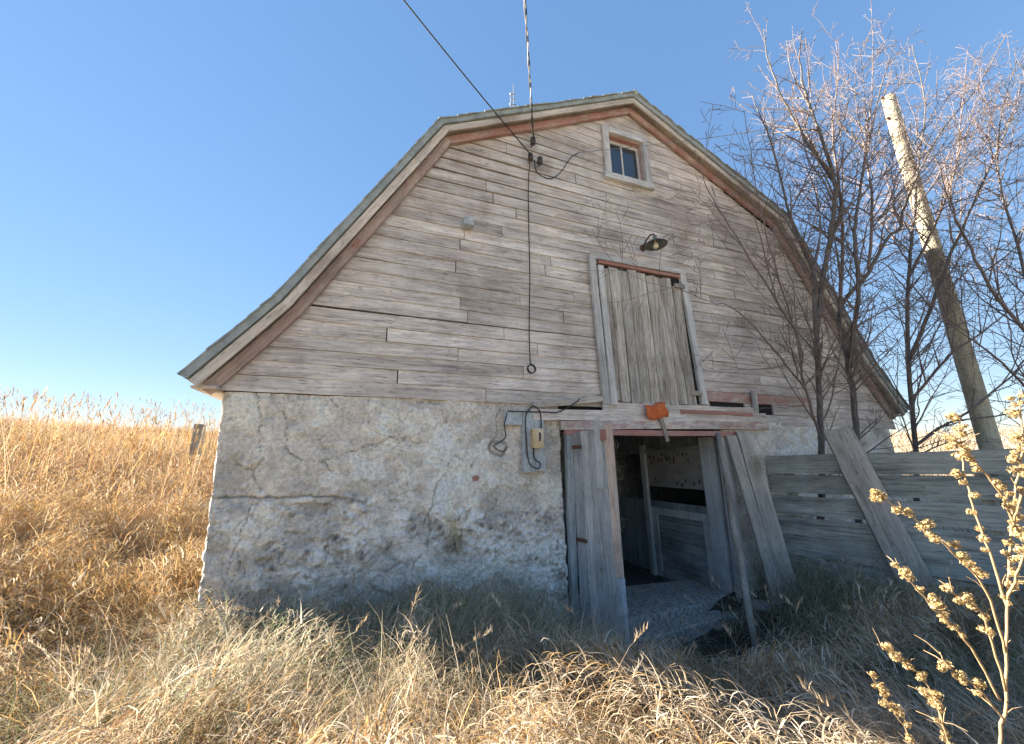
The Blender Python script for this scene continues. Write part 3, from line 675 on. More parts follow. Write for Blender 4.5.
# --- loft door
lof = empty('loft_door', (-.05, 0, 0)); lof.parent = barn
lx0, lx1, lz0, lz1 = -.80, .68, 2.11, 4.15
mb = MB(); mb.box(lx0 - .1, lx1 + .1, -.034, -.028, lz0 + .02, lz1 + .03); mb.build('backing', M_DARK, lof)
nb = 9; x = lx0 + .01
for i in range(nb):
    w_ = (lx1 - lx0) / nb
    part_board('plank', (x + w_ / 2 + random.uniform(-.004, .004), -.045, lz0 + random.uniform(-.05, .02)), (x + w_ / 2 - .03 + random.uniform(-.006, .006), -.045, lz1 + random.uniform(-.05, .0) - (.12 if i == nb - 1 else 0)), w_ - .005, .022 + random.uniform(0, .012), F_, M_DOORV, (random.random(), 0, .12 if i % 4 == 0 else 0), lof, .004, .02); x += w_
part_board('jamb', (-.865, -.04, 2.07), (-.93, -.04, 4.28), .10, .05, F_, M_JAMB, (.1, 0, .15), lof)
part_board('jamb', (-.765, -.085, 2.06), (-.81, -.075, 4.12), .095, .03, F_, M_JAMB, (.5, 0, .1), lof)
part_board('jamb', (.83, -.04, 2.12), (.735, -.04, 4.24), .11, .05, F_, M_JAMB, (.9, 0, .15), lof)
part_board('head', (-.97, -.04, 4.27), (.80, -.04, 4.275), .085, .055, F_, M_JAMB, (.3, .1, 0), lof)
part_board('head', (-.82, -.035, 4.20), (.68, -.035, 4.185), .05, .04, F_, M_TRIM, (.3, .9, 0), lof)
for zz, xx in ((2.28, .66), (4.0, .6)):
    mb = MB(); mb.box(xx - .07, xx + .13, -.105, -.075, zz - .03, zz + .035, j=.006); mb.build('hinge', M_LEAN, lof)

# eave ends
for sg in (-1, 1):
    mb = MB(); mb.box(min(sg * 5.47, sg * 5.27), max(sg * 5.47, sg * 5.27), -.155, DEPTH, 2.05, 2.075, t=(.2, .0, .3), j=.004); mb.build('eave_soffit', M_BARGE, barn)

# ------------------------------------------------------------------ things fixed to or lying against the barn
def thing_board(name, p0, p1, w, th, zdir, mat, label, cat, group=None, t=None, j=.004, split=.012, n=8, taper=0):
    o = part_board(name, p0, p1, w, th, zdir, mat, t, None, j, split, n, taper); return meta(o, label, cat, group)

lamp = empty('wall_lamp', (.0, -.02, 4.55), 'old enamel shade lamp with a bare bulb above the loft door', 'lamp')
mb = MB(); mb.tube([(0, 0, .06), (0, -.10, .14), (0, -.2, .17), (0, -.27, .14), (0, -.29, .08)], .013, 8); mb.lathe([(.0, 0), (.05, 0), (.05, .02), (0, .02)], 14, Matrix.Translation((0, 0, .06)) @ Matrix.Rotation(PI / 2, 4, 'X')); mb.build('arm', M_IRON, lamp, True)
mb = MB(); mb.lathe([(.03, .10), (.034, .04), (.05, .02), (.10, -.005), (.165, -.05), (.17, -.058), (.16, -.055), (.095, -.012), (.045, .01), (.02, .03)], 28, Matrix.Translation((0, -.29, 0))); mb.build('lamp_shade', M_SHADE, lamp, True)
mb = MB(); mb.lathe([(.0, -.115), (.02, -.112), (.036, -.095), (.04, -.07), (.03, -.035), (.016, -.01), (.016, .02)], 16, Matrix.Translation((0, -.29, 0))); mb.build('bulb', M_BULB, lamp, True)

mtr = empty('electric_meter', (-2.0, -.02, 1.57), 'cream meter box wired on a pale board left of the open doorway', 'electric meter')
mb = MB(); mb.box(-.135, .015, -.06, .02, -.36, .35, j=.006, t=(.2, 0, .3)); mb.box(.02, .145, -.055, .02, -.35, .33, j=.006, t=(.7, 0, .3)); mb.build('backboard', M_BLUEWHITE, mtr)
mb = MB(); mb.box(-.36, -.14, -.05, .01, .20, .35, j=.005); mb.build('side_board', M_BLUEWHITE, mtr)
mb = MB(); mb.box(-.04, .095, -.15, -.062, -.08, .15); mb.box(-.03, .02, -.156, -.151, -.06, .13); o = mb.build('meter_case', M_CREAM, mtr, bevel=.012)
mb = MB(); mb.tube([(.045, -.158, .1), (.045, -.163, .05), (.042, -.158, 0)], .01, 6); mb.build('meter_slot', M_BLACK, mtr)
def wave(pts, k=8):
    """smooth curve through points (Catmull-Rom)"""
    P = [Vector(p) for p in pts]; P = [P[0]] + P + [P[-1]]; R = []
    for i in range(1, len(P) - 2):
        for q in range(k):
            t = q / k; a, b, c, d = P[i - 1], P[i], P[i + 1], P[i + 2]
            R.append(.5 * ((2 * b) + (c - a) * t + (2 * a - 5 * b + 4 * c - d) * t * t + (3 * b - a - 3 * c + d) * t ** 3))
    R.append(P[-2]); return R
mb = MB()
mb.tube(wave([(-.02, -.1, -.08), (-.01, -.09, -.2), (.06, -.1, -.26), (.02, -.12, -.32), (-.08, -.1, -.25), (-.1, -.08, 0), (-.1, -.08, .3), (-.02, -.1, .42), (.08, -.1, .36), (.1, -.08, .14)]), .0085, 6)
mb.tube(wave([(-.33, -.05, .34), (-.37, -.06, .2), (-.36, -.06, .05), (-.45, -.05, -.02), (-.5, -.05, -.06), (-.4, -.06, -.12), (-.33, -.05, -.06)]), .007, 6)
mb.tube(wave([(-.33, -.07, .36), (.15, -.08, .36), (.35, -.09, .37), (.6, -.1, .5), (.65, -.09, .55)]), .0075, 6)
mb.build('meter_wiring', M_BLACK, mtr)

rag = MB(); nx_, nz_ = 12, 7; vs = []
for j_ in range(nz_):
    for i in range(nx_):
        u, v = i / (nx_ - 1), j_ / (nz_ - 1); vs.append((-.37 + .37 * u + .05 * v + .02 * math.sin(v * 7 + u * 3), -.12 - .02 * math.sin(u * 9 + v * 2) - .02 * v * (1 - v) * 4, 2.075 - .20 * v - .02 * math.sin(u * 6) + .03 * u))
rag.add(vs, [(j_ * nx_ + i, j_ * nx_ + i + 1, (j_ + 1) * nx_ + i + 1, (j_ + 1) * nx_ + i) for j_ in range(nz_ - 1) for i in range(nx_ - 1)])
o = rag.build('orange_cloth', M_RAG, None, True); meta(o, 'scrap of bright orange cloth nailed over the timber above the open doorway', 'cloth')
s_ = o.modifiers.new('thick', 'SOLIDIFY'); s_.thickness = .006
thing_board('hanging_strap', (-.10, -.11, 1.93), (-.01, -.10, 1.58), .055, .02, F_, M_LEAN, 'short dark wooden strip hanging down below the orange cloth', 'strip', t=(.2, 0, 0), n=4)

mb = MB(); mb.box(-.065, .065, -.13, .0, -.055, .055, t=(.5, 0, .7), j=.003); o = mb.build('wooden_block', M_BLUEWHITE, None, False, (-2.84, -.02, 4.40), .004); meta(o, 'small pale square block sticking out of the upper left siding', 'block')

# wires
def insulator(loc, label):
    r = empty('wire_insulator', loc, label, 'insulator', 'insulators on the gable')
    mb = MB(); mb.lathe([(.0, -.06), (.03, -.06), (.042, -.03), (.028, -.015), (.042, .0), (.028, .015), (.04, .04), (0, .05)], 14); mb.build('spool', M_PORC, r, True)
    mb = MB(); mb.tube([(0, .1, -.02), (0, 0, -.08), (0, 0, .08), (0, .1, .02)], .008, 6); mb.build('bracket', M_IRON, r)
insulator((-1.88, -.12, 5.98), 'upper dark spool insulator where the twisted overhead wire meets the gable')
insulator((-1.93, -.12, 5.68), 'middle dark spool insulator at the top of the cable down the siding')
insulator((-1.78, -.12, 5.66), 'right hand dark spool insulator of the pair side by side under the gable')
def sagline(a, b, sag, n=24):
    a, b = Vector(a), Vector(b); return [a.lerp(b, i / n) - Vector((0, 0, sag * 4 * (i / n) * (1 - i / n))) for i in range(n + 1)]
mb = MB(); mb.tube(sagline((-1.93, -.14, 5.70), (-12.9, -6.3, 10.9), .75, 40), .0085, 6); o = mb.build('overhead_wire', M_BLACK); meta(o, 'thick dark overhead wire coming down from the upper left to the gable', 'wire')
ws = MB(); base = sagline((-1.88, -.14, 6.0), (-4.9, -6.4, 7.6), .12, 160)
for ph in (0, PI):
    pts = [p + Vector((math.cos(i * .55 + ph), math.sin(i * .55 + ph) * .3, math.sin(i * .55 + ph))) * .011 for i, p in enumerate(base)]
    (ws).tube(pts, .008, 5, (.5, 0, 0)) if ph == 0 else None
    if ph: mb2 = MB(); mb2.tube(pts, .0075, 5)
tw = empty('twisted_wire', (-1.88, -.14, 6.0), 'black and bare twisted overhead wire rising straight up from the gable', 'wire')
for m_, mat_, nm in ((ws, M_BLACK, 'insulated_strand'), (mb2, M_WIRE, 'bare_strand')):
    o = m_.build(nm, mat_, tw); o.data.transform(Matrix.Translation((1.88, .14, -6.0)))
mb = MB(); mb.tube(wave([(-1.93, -.12, 5.66), (-1.95, -.06, 5.3), (-1.96, -.045, 4.6), (-1.97, -.05, 3.8), (-2.0, -.045, 3.0), (-2.0, -.05, 2.55)]), .0075, 6)
cp = [(-2.0 + .055 * math.sin(t), -.06 - .004 * t, 2.48 - .055 * math.cos(t) * -1) for t in np.linspace(0, 12.5, 40)]; mb.tube(cp, .008, 6)
o = mb.build('hanging_cable', M_BLACK, None, True); meta(o, 'black cable hanging down the siding and ending in a small coil', 'cable')
mb = MB(); mb.tube(wave([(-1.86, -.1, 5.66), (-1.84, -.12, 5.45), (-1.65, -.12, 5.38), (-1.45, -.1, 5.55), (-1.25, -.1, 5.88), (-1.1, -.1, 6.02)]) , .0085, 6)
o = mb.build('loop_cable', M_BLACK, None, True); meta(o, 'short dark cable sagging in a loop right of the insulators', 'cable')
mb = MB(); mb.tube(sagline((-1.1, -.11, 6.02), (5.38, -1.15, 8.1), .10, 24), .0055, 5); o = mb.build('thin_wire', M_WIRE); meta(o, 'thin bare wire stretched across the gable window to the utility pole', 'wire')
# lightning rod at the roof edge
rod = empty('lightning_rod', (-2.12, .02, 6.52), 'thin pale lightning rod with short crosspieces on the left upper roof', 'lightning rod')
mb = MB(); mb.tube([(0, 0, 0), (0, 0, .62)], [.010, .004], 6); mb.build('spike', M_WIRE, rod)
mb = MB()
for zz, w_ in ((.18, .07), (.28, .05), (.38, .06)): mb.tube([(-w_, 0, zz), (w_ * .6, 0, zz + .02)], .008, 5)
mb.tube([(-.05, 0, .12), (-.05, 0, .42)], .007, 5); mb.build('crosspiece', M_WIRE, rod)

# pole and planks propped at the door
mb = MB(); P0, P1 = Vector((.94, -.10, 1.69)), Vector((.06, -.98, -.72)); pts = [P0.lerp(P1, i / 8) + Vector((random.uniform(-.008, .008), random.uniform(-.008, .008), 0)) for i in range(9)]
mb.tube([p - P1 for p in pts], [.032, .036, .036, .039, .041, .044, .042, .036, .028], 9)
o = mb.build('propped_pole', M_ROUND, None, True, tuple(P1)); meta(o, 'rough round pole propped against the right edge of the doorway', 'pole')
GP = 'planks leaning beside the door'
thing_board('leaning_plank', (1.20, -.42, -.62), (1.16, -.10, 1.66), .15, .035, (-.3, -1, .1), M_LEAN, 'leaning grey plank nearest the doorway and its propped pole', 'plank', GP, (.15, 0, 0))
thing_board('leaning_plank', (1.36, -.44, -.62), (1.33, -.13, 1.72), .13, .035, (-.3, -1, .1), M_LEAN, 'middle one of the leaning grey planks, with a tuft of straw on it', 'plank', GP, (.55, 0, 0))
thing_board('leaning_plank', (1.52, -.42, -.60), (1.50, -.11, 1.69), .12, .035, (-.3, -1, .1), M_LEAN, 'leaning grey plank farthest from the doorway, beside the fence', 'plank', GP, (.85, 0, 0))

# ------------------------------------------------------------------ fence of wide boards running out from the barn wall
fdir = Vector((.34, -.94, 0)).normalized(); fn = Vector((-fdir.y * -1, fdir.x, 0)); fn = Vector((-.94, -.34, 0)).normalized()
fence = empty('board_fence', (1.95, -.02, 0), 'grey fence of wide horizontal boards with gaps running out from the barn wall', 'fence')
FL = 4.3; z = 1.36; tops = []
for i in range(8):
    w_ = (.27, .255, .26, .25, .27, .27, .26, .25)[i]; gap = (.010, .042, .030, .006, .012, .01, .01, .01)[i]
    dz = (.02, .02, -.03, -.05, -.05, -.06, -.06, -.06)[i]
    p0 = Vector((0, 0, z - w_ / 2)); p1 = fdir * FL + Vector((0, 0, z - w_ / 2 + dz))
    off = fn * random.uniform(0, .018)
    M = frame(p0 + off, p1 - p0, fn); mb = MB(); mb.board((p1 - p0).length, w_, .04, None, (random.random(), 0, 0), 12, .007, .01)
    o = mb.build('plank', M_PLANK, fence); o.matrix_local = M; z -= w_ + gap
for d_ in (.25, 2.1, 4.1):
    M = frame(fdir * d_ - fn * .075 + Vector((0, 0, -1.2)), (0, 0, 1), fn); mb = MB(); mb.board(2.5, .12, .07, None, (random.random(), 0, 0), 5, .004); o = mb.build('post', M_PLANK, fence); o.matrix_local = M
beam0 = Vector((2.42, -1.42, -.80)); beam1 = Vector((2.20, -.90, 1.70))
bz = Vector((-.80, -.6, 0)); M = frame(beam0, beam1 - beam0, bz); mb = MB(); mb.board((beam1 - beam0).length, (.32), .13, None, (.3, 0, 0), 9, .006, .02)
o = mb.build('leaning_beam', M_LEAN, None, bevel=.006); o.matrix_world = M; meta(o, 'thick weathered beam leaning across the front of the board fence', 'beam')

# ------------------------------------------------------------------ utility pole and fence post
up = empty('utility_pole', (5.22, -1.22, -.6), 'tall leaning wooden utility pole standing behind the bare trees', 'utility pole')
mb = MB(); a, b = Vector((5.14, -1.22, -1.0)), Vector((5.42, -1.2, 8.30)); pts = [a.lerp(b, i / 14) - Vector((5.22, -1.22, -.6)) + Vector((random.uniform(-.006, .006), 0, 0)) for i in range(15)]
mb.tube(pts, [.135 - .033 * i / 14 for i in range(15)], 18); mb.build('shaft', M_UPOLE, up, True)
for zz in (7.7, 8.2):
    mb = MB()
    u = (zz + 1.0) / 9.3; c0 = a.lerp(b, u) - Vector((5.22, -1.22, -.6)); mb.tube([c0 + Vector((-.16, 0, 0)), c0 + Vector((-.24, 0, .02))], .02, 6); mb.build('bolt', M_IRON, up)
gp = float(gz(-8.65, 9.0)); mb = MB(); mb.box(-.12, .12, -.1, .1, 0, 2.66 - gp, j=.015, t=(.4, 0, 0)); o = mb.build('fence_post', M_ROUND, None, False, (-8.65, 9.0, gp - .1), .01); meta(o, 'weathered stub of a fence post in the long grass left of the barn', 'fence post')

# ------------------------------------------------------------------ bare trees
STEMS=[
 ('A',0.065,[[2.46, -0.31, 0.43], [2.39, -0.56, 1.5], [2.32, -0.84, 3.11], [2.31, -0.98, 4.11], [2.04, -1.0, 4.99], [1.87, -1.07, 5.9], [1.54, -1.12, 7.0]]),
 ('A',0.05,[[2.32, -0.84, 3.11], [2.52, -1.13, 4.4], [2.78, -1.32, 5.2], [2.4, -1.29, 6.05], [2.18, -1.21, 6.89], [1.95, -1.22, 7.68], [1.91, -1.27, 8.34]]),
 ('A',0.045,[[2.52, -1.13, 4.4], [2.57, -1.38, 5.29], [2.43, -1.43, 6.11], [2.25, -1.46, 6.89], [2.23, -1.5, 7.53], [2.34, -1.59, 8.14]]),
 ('A',0.025,[[2.39, -0.58, 1.57], [1.91, -0.8, 2.26], [1.61, -1.01, 3.06], [1.2, -1.17, 3.83], [0.98, -1.28, 4.56], [0.8, -1.41, 5.3], [0.74, -1.47, 6.05]]),
 ('A',0.022,[[1.61, -1.01, 3.06], [1.05, -1.15, 3.52], [0.48, -1.22, 4.19], [0.11, -1.24, 4.77], [-0.09, -1.3, 5.28]]),
 ('A',0.018,[[1.91, -0.8, 2.26], [1.1, -0.98, 2.8], [0.54, -1.0, 3.23], [0.16, -0.9, 3.36], [-0.16, -0.82, 3.5]]),
 ('B',0.06,[[3.33, -0.28, 0.37], [3.21, -0.6, 1.8], [3.06, -0.77, 2.67], [2.97, -0.86, 3.55], [3.49, -1.1, 4.21], [3.84, -1.25, 4.76], [4.05, -1.39, 4.97], [4.22, -1.44, 5.37], [4.95, -1.81, 6.67], [5.77, -2.12, 7.58], [6.52, -2.47, 8.74]]),
 ('B',0.045,[[3.06, -0.77, 2.67], [2.88, -1.17, 3.61], [2.77, -1.39, 4.63], [2.9, -1.46, 5.13], [3.23, -1.6, 6.11], [3.47, -1.82, 7.04], [3.9, -1.99, 7.97]]),
 ('B',0.035,[[2.97, -0.86, 3.55], [3.16, -1.02, 4.77], [3.15, -1.17, 5.79], [3.11, -1.27, 6.68], [3.26, -1.45, 7.6], [3.29, -1.55, 8.37]]),
 ('B',0.03,[[3.49, -1.1, 4.21], [3.58, -1.33, 5.39], [3.44, -1.48, 6.19], [3.59, -1.67, 7.15], [3.77, -1.84, 8.42]]),
 ('C',0.055,[[4.88, -0.26, 0.27], [4.77, -0.53, 1.49], [4.56, -0.81, 2.86], [4.6, -1.08, 4.28], [4.77, -1.29, 5.31], [4.9, -1.51, 6.39], [5.08, -1.73, 7.43], [5.05, -1.82, 8.68]]),
 ('C',0.04,[[4.56, -0.81, 2.86], [4.72, -1.18, 3.67], [4.98, -1.5, 4.55], [5.31, -1.84, 5.43], [5.68, -2.05, 6.13], [6.11, -2.3, 6.96], [6.41, -2.5, 7.72], [6.25, -2.5, 7.98]]),
 ('C',0.03,[[4.6, -1.08, 4.28], [4.84, -1.48, 5.1], [5.24, -1.76, 6.07], [5.57, -1.96, 7.24], [5.89, -2.17, 8.47]]),
 ('C',0.035,[[4.77, -0.53, 1.49], [4.86, -0.85, 1.76], [4.95, -1.16, 1.97], [5.28, -1.49, 2.37], [5.67, -1.85, 2.83], [6.48, -2.34, 3.59]]),
 ('C',0.03,[[4.66, -0.69, 2.24], [4.87, -1.13, 2.84], [5.15, -1.55, 3.24], [5.64, -1.84, 3.69], [6.35, -2.23, 4.65]]),
 ('D',0.05,[[6.68, -1.35, 0.3], [6.53, -1.61, 1.53], [6.15, -1.79, 2.76], [5.78, -1.93, 3.84], [5.57, -2.04, 4.98], [5.49, -2.12, 5.84], [5.62, -2.28, 6.71], [6.11, -2.54, 7.88]]),
 ('D',0.04,[[6.15, -1.79, 2.76], [5.19, -1.78, 3.65], [4.71, -1.81, 4.42], [4.5, -1.84, 5.24], [4.74, -2.03, 6.08], [5.36, -2.27, 7.04]]),
 ('D',0.03,[[6.53, -1.61, 1.53], [5.4, -1.65, 2.42], [4.65, -1.62, 2.92], [4.13, -1.53, 3.3], [3.75, -1.51, 3.74]]),
]
def rv(s=1.0): return Vector((random.gauss(0, s), random.gauss(0, s), random.gauss(0, s)))
def wall_ok(p): return p.y < -.12 or p.x > 5.6 or p.z > 8
def shoot(mb, p, d, L, r, lev):
    """one wavy twig and its side shoots"""
    n_ = max(3, int(L / .14)); pts = [p.copy()]; rad = [r]; d = d.normalized(); q = p.copy()
    for i in range(n_):
        d = (d + rv(.085) + Vector((0, 0, .03))).normalized(); q = q + d * (L / n_)
        if q.y > -.1 and q.x < 5.5: q.y = -.1
        pts.append(q.copy()); rad.append(max(.0031, r * (1 - .75 * (i + 1) / n_)))
    mb.tube(pts, rad, 4 if r > .008 else 3, (random.random(), 0, 0), False)
    if lev <= 0: return
    k = int(L * (4.6 if lev > 1 else 4.6)) + 1
    for _ in range(k):
        u = random.uniform(.15, 1.0); i = min(n_ - 1, int(u * n_)); pp = pts[i].lerp(pts[i + 1], u * n_ - i if u < 1 else 1)
        td = (pts[i + 1] - pts[i]).normalized(); sdv = rv(); sdv = (sdv - td * sdv.dot(td)).normalized()
        shoot(mb, pp, td * .7 + sdv * random.uniform(.6, 1.3) + Vector((0, 0, .1)), L * random.uniform(.28, .6) * (1.05 - .5 * u), rad[i] * .62, lev - 1)
TL = {'A': ('bare multi stemmed tree closest to the barn, thin limbs crossing the siding', (2.46, -.30)), 'B': ('bare tree with its trunk directly behind the leaning beam', (3.33, -.27)),
      'C': ('bare tree left of the utility pole foot, a long low limb reaching right', (4.88, -.25)), 'D': ('bare tree cut off by the right edge of the photo', (6.68, -1.34))}
for key, (lab, (bx, by)) in TL.items():
    g = float(gz(bx, by)); root = empty('bare_tree', (bx, by, g), lab, 'tree', 'bare trees beside the barn'); off = Vector((bx, by, g))
    tb, bb = MB(), MB(); first = True
    for k, r, P_ in STEMS:
        if k != key: continue
        pts = wave(P_, 5); m_ = len(pts)
        if first: pts = [Vector((bx, by, g - .2))] + pts
        pts = [p_ + rv(.006) if 0 < i < len(pts) - 1 else p_ for i, p_ in enumerate(pts)]
        r *= .78 if key != 'D' else .68; m_ = len(pts); rad = [max(.004, r * (1 - .88 * (i / (m_ - 1)) ** .9)) * (1.35 if first and i == 0 else 1) for i in range(m_)]
        (tb if r >= .028 else bb).tube([p_ - off for p_ in pts], rad, 9 if r > .03 else 6, (random.random(), 0, 0))
        lens = [0]
        for i in range(1, m_): lens.append(lens[-1] + (pts[i] - pts[i - 1]).length)
        Lt = lens[-1]; nsh = int(Lt * (2.4 if r < .03 and key == 'A' else 4.8))
        for _ in range(nsh):
            u = random.uniform(.18 if first else .08, 1.0); s = u * Lt; i = max(1, next(q for q in range(1, m_) if lens[q] >= s - 1e-6)); pp = pts[i - 1].lerp(pts[i], (s - lens[i - 1]) / max(1e-6, lens[i] - lens[i - 1]))
            td = (pts[i] - pts[i - 1]).normalized(); sdv = rv(); sdv = (sdv - td * sdv.dot(td)).normalized()
            if pp.y > -.9 and sdv.y > 0: sdv.y *= -1
            L = random.uniform(.4, 1.6) * (1.12 - .68 * u)
            shoot(bb, pp - off, td * .7 + sdv * random.uniform(.6, 1.3) + Vector((0, 0, .15)), L, min(rad[i] * .55, .012) + .001, 2) if False else None
            sub = MB(); shoot(sub, pp, td * .7 + sdv * random.uniform(.6, 1.3) + Vector((0, 0, .15)), L, min(rad[i] * .6, .011) + .0015, 2)
            bb.add([Vector(v) - off for v in sub.v], sub.f, (random.random(), 0, 0))
        for _ in range(int(Lt * (1.15 if not (r < .03 and key == 'A') else .5))):
            u = random.uniform(.15, .85); i = max(1, int(u * (m_ - 1))); pp = pts[i]; td = (pts[i] - pts[i - 1]).normalized(); sdv = rv(); sdv = (sdv - td * sdv.dot(td)).normalized()
            if pp.y > -.9 and sdv.y > 0: sdv.y *= -1
            L = min(random.uniform(1.1, 2.6), max(.6, (8.0 - pp.z) * .8)); sub = MB(); shoot(sub, pp, td * .6 + sdv * random.uniform(.3, .7) + Vector((0, 0, .5)), L, min(rad[i] * .7, .013), 2)
            bb.add([Vector(v) - off for v in sub.v], sub.f, (random.random(), 0, 0))
        first = False
    tb.build('trunk', M_BARK, root, True); bb.build('branches', M_TWIG, root, True)

# ------------------------------------------------------------------ grass
def blades(name, B, az, L, Wd, th0, bend, C, label, seg=5, mat=None, cat='grass', twist=None):
    """B (n,3) roots; each blade a strip that leaves the ground at th0 from vertical and bends over by `bend`"""
    n_ = len(B); t = np.linspace(0, 1, seg + 1)
    th = th0[:, None] + bend[:, None] * (t[None, :-1] + .5 / seg) ** 1.4
    dx = np.sin(th) * (L / seg)[:, None]; dz = np.cos(th) * (L / seg)[:, None]
    hx = np.concatenate([np.zeros((n_, 1)), np.cumsum(dx, 1)], 1); hz = np.concatenate([np.zeros((n_, 1)), np.cumsum(dz, 1)], 1)
    ca, sa = np.cos(az)[:, None], np.sin(az)[:, None]
    wob = RNG.normal(0, .02, (n_, seg + 1)) * L[:, None] * t[None]
    P = np.stack([B[:, 0:1] + hx * ca - wob * sa, B[:, 1:2] + hx * sa + wob * ca, B[:, 2:3] + hz], -1)
    tw = (az + PI / 2 + RNG.uniform(-1.0, 1.0, n_))[:, None] + RNG.normal(0, .5, n_)[:, None] * t[None]
    wv = Wd[:, None] * (1 - t[None] ** 2 * .88) * .5
    D = np.stack([np.cos(tw) * wv, np.sin(tw) * wv, 0 * wv], -1)
    Vv = np.stack([P - D, P + D], 2).reshape(n_, -1, 3)
    I = (np.arange(n_) * (2 * (seg + 1)))[:, None, None] + (np.arange(seg) * 2)[None, :, None] + np.array([0, 1, 3, 2])[None, None, :]
    Cc = np.repeat(C, 2 * (seg + 1), 0)
    return P, np_mesh(name, Vv.reshape(-1, 3), I.reshape(-1, 4), mat or M_BLADE, tint=Cc)

STRAW = np.array([[.58, .49, .37], [.52, .42, .30], [.42, .33, .23], [.68, .61, .50], [.36, .29, .21]])
GOLD = np.array([[.48, .32, .14], [.41, .25, .10], [.52, .38, .20], [.36, .21, .10], [.46, .36, .24]])
SHADEG = np.array([[.52, .50, .40], [.31, .34, .21], [.64, .60, .49], [.24, .28, .16], [.45, .45, .33], [.58, .52, .40]])  # grey green grass by the wall, values raised to paint its shade lighter
RUST = np.array([[.40, .23, .13], [.34, .20, .13], [.46, .30, .19], [.30, .21, .16]])
GREEN = np.array([[.12, .15, .07], [.17, .20, .10], [.22, .22, .13]])
def pick(pal, n_): c = pal[RNG.integers(0, len(pal), n_)]; return c * RNG.uniform(.75, 1.2, (n_, 1))

def sector(nt, a0, a1, r0, r1, power=.5):
    a = np.radians(RNG.uniform(a0, a1, nt)); u = RNG.uniform(0, 1, nt); r = (r0 ** (1 / power) + u * (r1 ** (1 / power) - r0 ** (1 / power))) ** power
    return CAM[0] + r * np.sin(a), CAM[1] + r * np.cos(a), r
def inside(x, y):
    return (np.abs(x) < 5.33) & (y > -.04) & (y < 14)
def door_bare(x, y): return np.maximum(np.exp(-(((x + .1) / .95) ** 2 + ((y + .85) / .8) ** 2)), np.exp(-(((x + 1.5) / .42) ** 2 + ((y + .98) / .5) ** 2)))
def behind_fence(x, y): return (x - 1.95) * .94 + (y + .02) * .34 > -.03

# foreground and yard tussocks
NT = 3000
tx, ty, tr = sector(NT, -58, 95, 1.15, 8.5, .62)
keep = ~inside(tx, ty) & (RNG.uniform(0, 1, NT) > door_bare(tx, ty) * 1.25) & ~((tx > -1.75) & (tx < -.9) & (ty > -.75)) & ~((tx > -1.3) & (tx < 1.15) & (ty > -.35))
tx, ty, tr = tx[keep], ty[keep], tr[keep]; NT = len(tx)
nbl = 70; bi = np.repeat(np.arange(NT), nbl); nB = len(bi)
shade = sstep(-5.2, -4.6, tx) * sstep(-.72, .0, (ty) + .72 * (tx + 5.28) * .55)  # near the wall foot: short lodged grey green grass
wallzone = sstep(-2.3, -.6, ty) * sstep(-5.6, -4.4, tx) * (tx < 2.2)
rightz = sstep(-1.2, .2, tx)
taz = fbm(tx * .35, ty * .35, 2, 50) * 4 * PI; tlen = (.40 + .30 * fbm(tx * .8, ty * .8, 2, 51) + .34 * wallzone * sstep(-4.4, -3.2, tx)) * (1 - .65 * np.exp(-(((tx + .8) / 1.3) ** 2 + ((ty + 1.3) / 1.1) ** 2)))
bx = tx[bi] + RNG.normal(0, .075, nB); by = ty[bi] + RNG.normal(0, .075, nB); by = np.where((np.abs(bx) < 5.33) & (by > -.05) & (by < 1), -.05, by)
az = taz[bi] + RNG.normal(0, 1.5, nB); L = tlen[bi] * RNG.uniform(.45, 1.25, nB)
th0 = np.abs(RNG.normal(.38, .28, nB)); bend = np.abs(RNG.normal(2.15, .75, nB)) * (.75 + .5 * fbm(tx * .6, ty * .6, 2, 55))[bi]
C = pick(STRAW, nB); gsel = RNG.uniform(0, 1, nB)
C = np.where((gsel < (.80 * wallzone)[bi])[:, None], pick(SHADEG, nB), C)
C = np.where((gsel < (.5 * rightz)[bi])[:, None], pick(SHADEG, nB), C)
gold = ((1 - wallzone) * sstep(.36, .52, fbm(tx * .5, ty * .5, 2, 57)))[bi]
C = np.where((RNG.uniform(0, 1, nB) < .55 * gold)[:, None], pick(GOLD, nB), C)
gr = (sstep(.55, .7, fbm(tx * .9, ty * .9, 2, 59)) * .45 + .12)[bi]
C = np.where((RNG.uniform(0, 1, nB) < gr)[:, None], pick(GREEN, nB), C)
B = np.stack([bx, by, gz(bx, by) - .03], 1)
_, o = blades('grass', B, az, L, RNG.uniform(.0024, .0060, nB), th0, bend, C, '', 5)
meta(o, 'matted dry straw and grey green grass covering the yard in front of the barn', 'grass', None, 'stuff')

# long golden grass on the slope to the left and behind
NT = 5200
tx, ty, tr = sector(NT, -62, -8, 5.5, 46, .60)
x2, y2, r2 = sector(2600, 50, 88, 7.0, 60, .62); tx = np.r_[tx, x2]; ty = np.r_[ty, y2]; tr = np.r_[tr, r2]
keep = ~inside(tx, ty) & ~((tx > -5.6) & (tx < 5.6) & (ty > -1) & (ty < 14)) & ~((ty < -.2) & (tx < 2)) ; tx, ty, tr = tx[keep], ty[keep], tr[keep]; NT = len(tx)
nbl = 34; bi = np.repeat(np.arange(NT), nbl); nB = len(bi)
bx = tx[bi] + RNG.normal(0, .13, nB) * (1 + tr[bi] * .02); by = ty[bi] + RNG.normal(0, .13, nB) * (1 + tr[bi] * .02)
bx = np.where((bx > -5.45) & (bx < 0) & (by > -.1), -5.45, bx)
taz = fbm(tx * .16, ty * .16, 2, 60) * 4 * PI; tl = .62 + .45 * fbm(tx * .3, ty * .3, 2, 61)
az = taz[bi] + RNG.normal(0, 1.3, nB); L = tl[bi] * RNG.uniform(.5, 1.2, nB)
